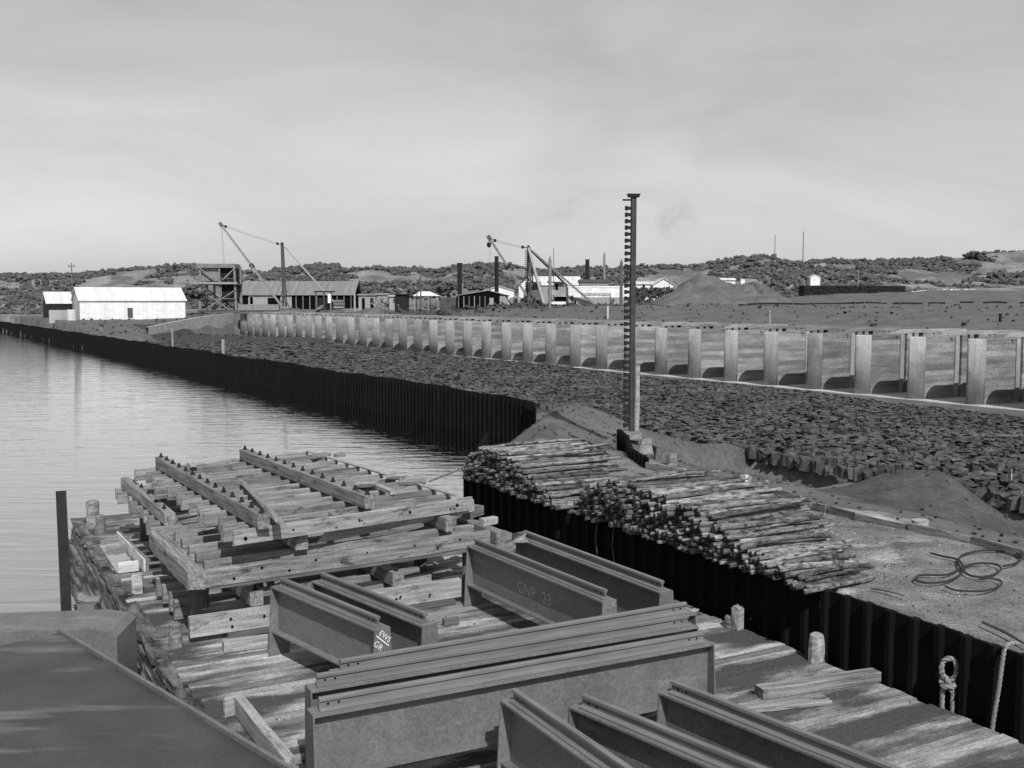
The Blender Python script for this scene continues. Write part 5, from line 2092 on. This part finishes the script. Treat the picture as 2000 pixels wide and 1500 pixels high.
# back to the viewer, bent forward: pelvis, spine, head, arms down, legs straight
J = [(0, 0, .92), (0, .2, 1.08), (0, .42, 1.12), (0, .56, 1.06), (0, .66, .98),
     (.2, .45, 1.08), (.24, .52, .82), (.2, .58, .58), (.18, .6, .48),
     (-.2, .45, 1.08), (-.24, .52, .82), (-.2, .58, .58), (-.18, .6, .48),
     (.11, -.02, .88), (.14, .04, .48), (.15, -.03, .08), (.16, .12, .04),
     (-.11, -.02, .88), (-.14, .04, .48), (-.15, -.03, .08), (-.16, .12, .04)]
E_ = [(0, 1), (1, 2), (2, 3), (3, 4), (2, 5), (5, 6), (6, 7), (7, 8), (2, 9), (9, 10), (10, 11), (11, 12), (0, 13), (13, 14), (14, 15), (15, 16), (0, 17), (17, 18), (18, 19), (19, 20)]
Rr = [.17, .18, .17, .07, .1, .075, .055, .04, .035, .075, .055, .04, .035, .11, .075, .05, .045, .11, .075, .05, .045]
fp = AT(197, 651, 141)
uu, vv = UV(fp.x, fp.y)
vv = max(vv, pile_v(uu) + 1.0)
fp = W(uu, vv, h(uu, vv))
po, pm = person('person in dark jacket and grey trousers bending down behind the far piling', fp, .2, J, E_, Rr, 1.05)
for pl in pm.polygons:
    c_ = pl.center
    pl.material_index = 1 if (c_.z > .86 and c_.y < .57) or (abs(c_.x) > .15 and c_.z > .62 and c_.y > .3) else (2 if c_.y > .45 else 0)
# standing figure near the black hut
J2 = [(0, 0, .92), (0, 0, 1.15), (0, 0, 1.4), (0, .01, 1.53), (0, .03, 1.66),
      (.2, 0, 1.36), (.24, -.02, 1.1), (.22, .1, .88), (.21, .14, .8), (-.2, 0, 1.36), (-.24, -.02, 1.1), (-.22, .1, .88), (-.21, .14, .8),
      (.1, 0, .86), (.11, .03, .47), (.12, -.02, .07), (.13, .13, .04), (-.1, 0, .86), (-.11, .05, .47), (-.12, .02, .07), (-.13, .16, .04)]
fp = AT(778, 598, 174)
g_0 = gz(fp.x, 174)
po2, pm2 = person('person in dark clothes standing in front of the square black hut', (fp.x, 174, g_0), .6, J2, E_, Rr, 1.0)
for pl in pm2.polygons:
    c_ = pl.center
    pl.material_index = 2 if c_.z > 1.52 else 1

# ------------------------------------------------------------------ thin smoke over the boiler house
def smoke_mat(dens, scl):
    m = bpy.data.materials.new('smoke')
    m.use_nodes = True
    nt = m.node_tree
    N, L = nt.nodes, nt.links
    N.remove(N['Principled BSDF'])
    pv = N.new('ShaderNodeVolumePrincipled')
    pv.inputs['Color'].default_value = (.25, .25, .25, 1)
    tc = N.new('ShaderNodeTexCoord')
    n = N.new('ShaderNodeTexNoise')
    n.inputs['Scale'].default_value = scl
    n.inputs['Detail'].default_value = 3
    n.inputs['Distortion'].default_value = .8
    L.new(tc.outputs['Object'], n.inputs['Vector'])
    ln = N.new('ShaderNodeVectorMath')
    ln.operation = 'LENGTH'
    L.new(tc.outputs['Object'], ln.inputs[0])
    fall = N.new('ShaderNodeMapRange')
    fall.inputs[1].default_value, fall.inputs[2].default_value = .25, .95
    fall.inputs[3].default_value, fall.inputs[4].default_value = 1, 0
    L.new(ln.outputs['Value'], fall.inputs[0])
    r = N.new('ShaderNodeMapRange')
    r.inputs[1].default_value, r.inputs[2].default_value = .45, .75
    r.inputs[3].default_value, r.inputs[4].default_value = 0, dens
    L.new(n.outputs['Fac'], r.inputs[0])
    mu = N.new('ShaderNodeMath')
    mu.operation = 'MULTIPLY'
    L.new(r.outputs[0], mu.inputs[0])
    L.new(fall.outputs[0], mu.inputs[1])
    L.new(mu.outputs[0], pv.inputs['Density'])
    L.new(pv.outputs[0], N['Material Output'].inputs['Volume'])
    return m


for (px, py, Y, rx, rz_, tilt, dens, lab) in [(1318, 425, 205, 5.5, 6.5, .5, .16, 'thin dark smudge of smoke drifting low to the right of the rung mast'),
                                              (1110, 405, 210, 8, 3.2, -.5, .09, 'faint wisp of smoke above the right derrick'),
                                              (1395, 260, 215, 7, 15, .25, .06, 'very faint tall veil of smoke high above the spoil heap')]:
    b = MB()
    rings = []
    for i in range(1, 8):
        for j in range(12):
            a, c_ = math.pi * i / 8, 2 * math.pi * j / 12
            b.v.append((math.sin(a) * math.cos(c_), math.sin(a) * math.sin(c_), math.cos(a)))
    b.v += [(0, 0, 1), (0, 0, -1)]
    for i in range(6):
        for j in range(12):
            b.f.append((i * 12 + j, i * 12 + (j + 1) % 12, (i + 1) * 12 + (j + 1) % 12, (i + 1) * 12 + j))
    b.f += [(84, (j + 1) % 12, j) for j in range(12)] + [(85, 72 + j, 72 + (j + 1) % 12) for j in range(12)]
    b.m = [0] * len(b.f)
    o = b.build('smoke', smoke_mat(dens, 2.2), loc=AT(px, py, Y))
    o.rotation_euler = (0, tilt, 0)
    o.scale = (rx, 4, rz_)
    tag(o, lab, 'smoke', kind='stuff')
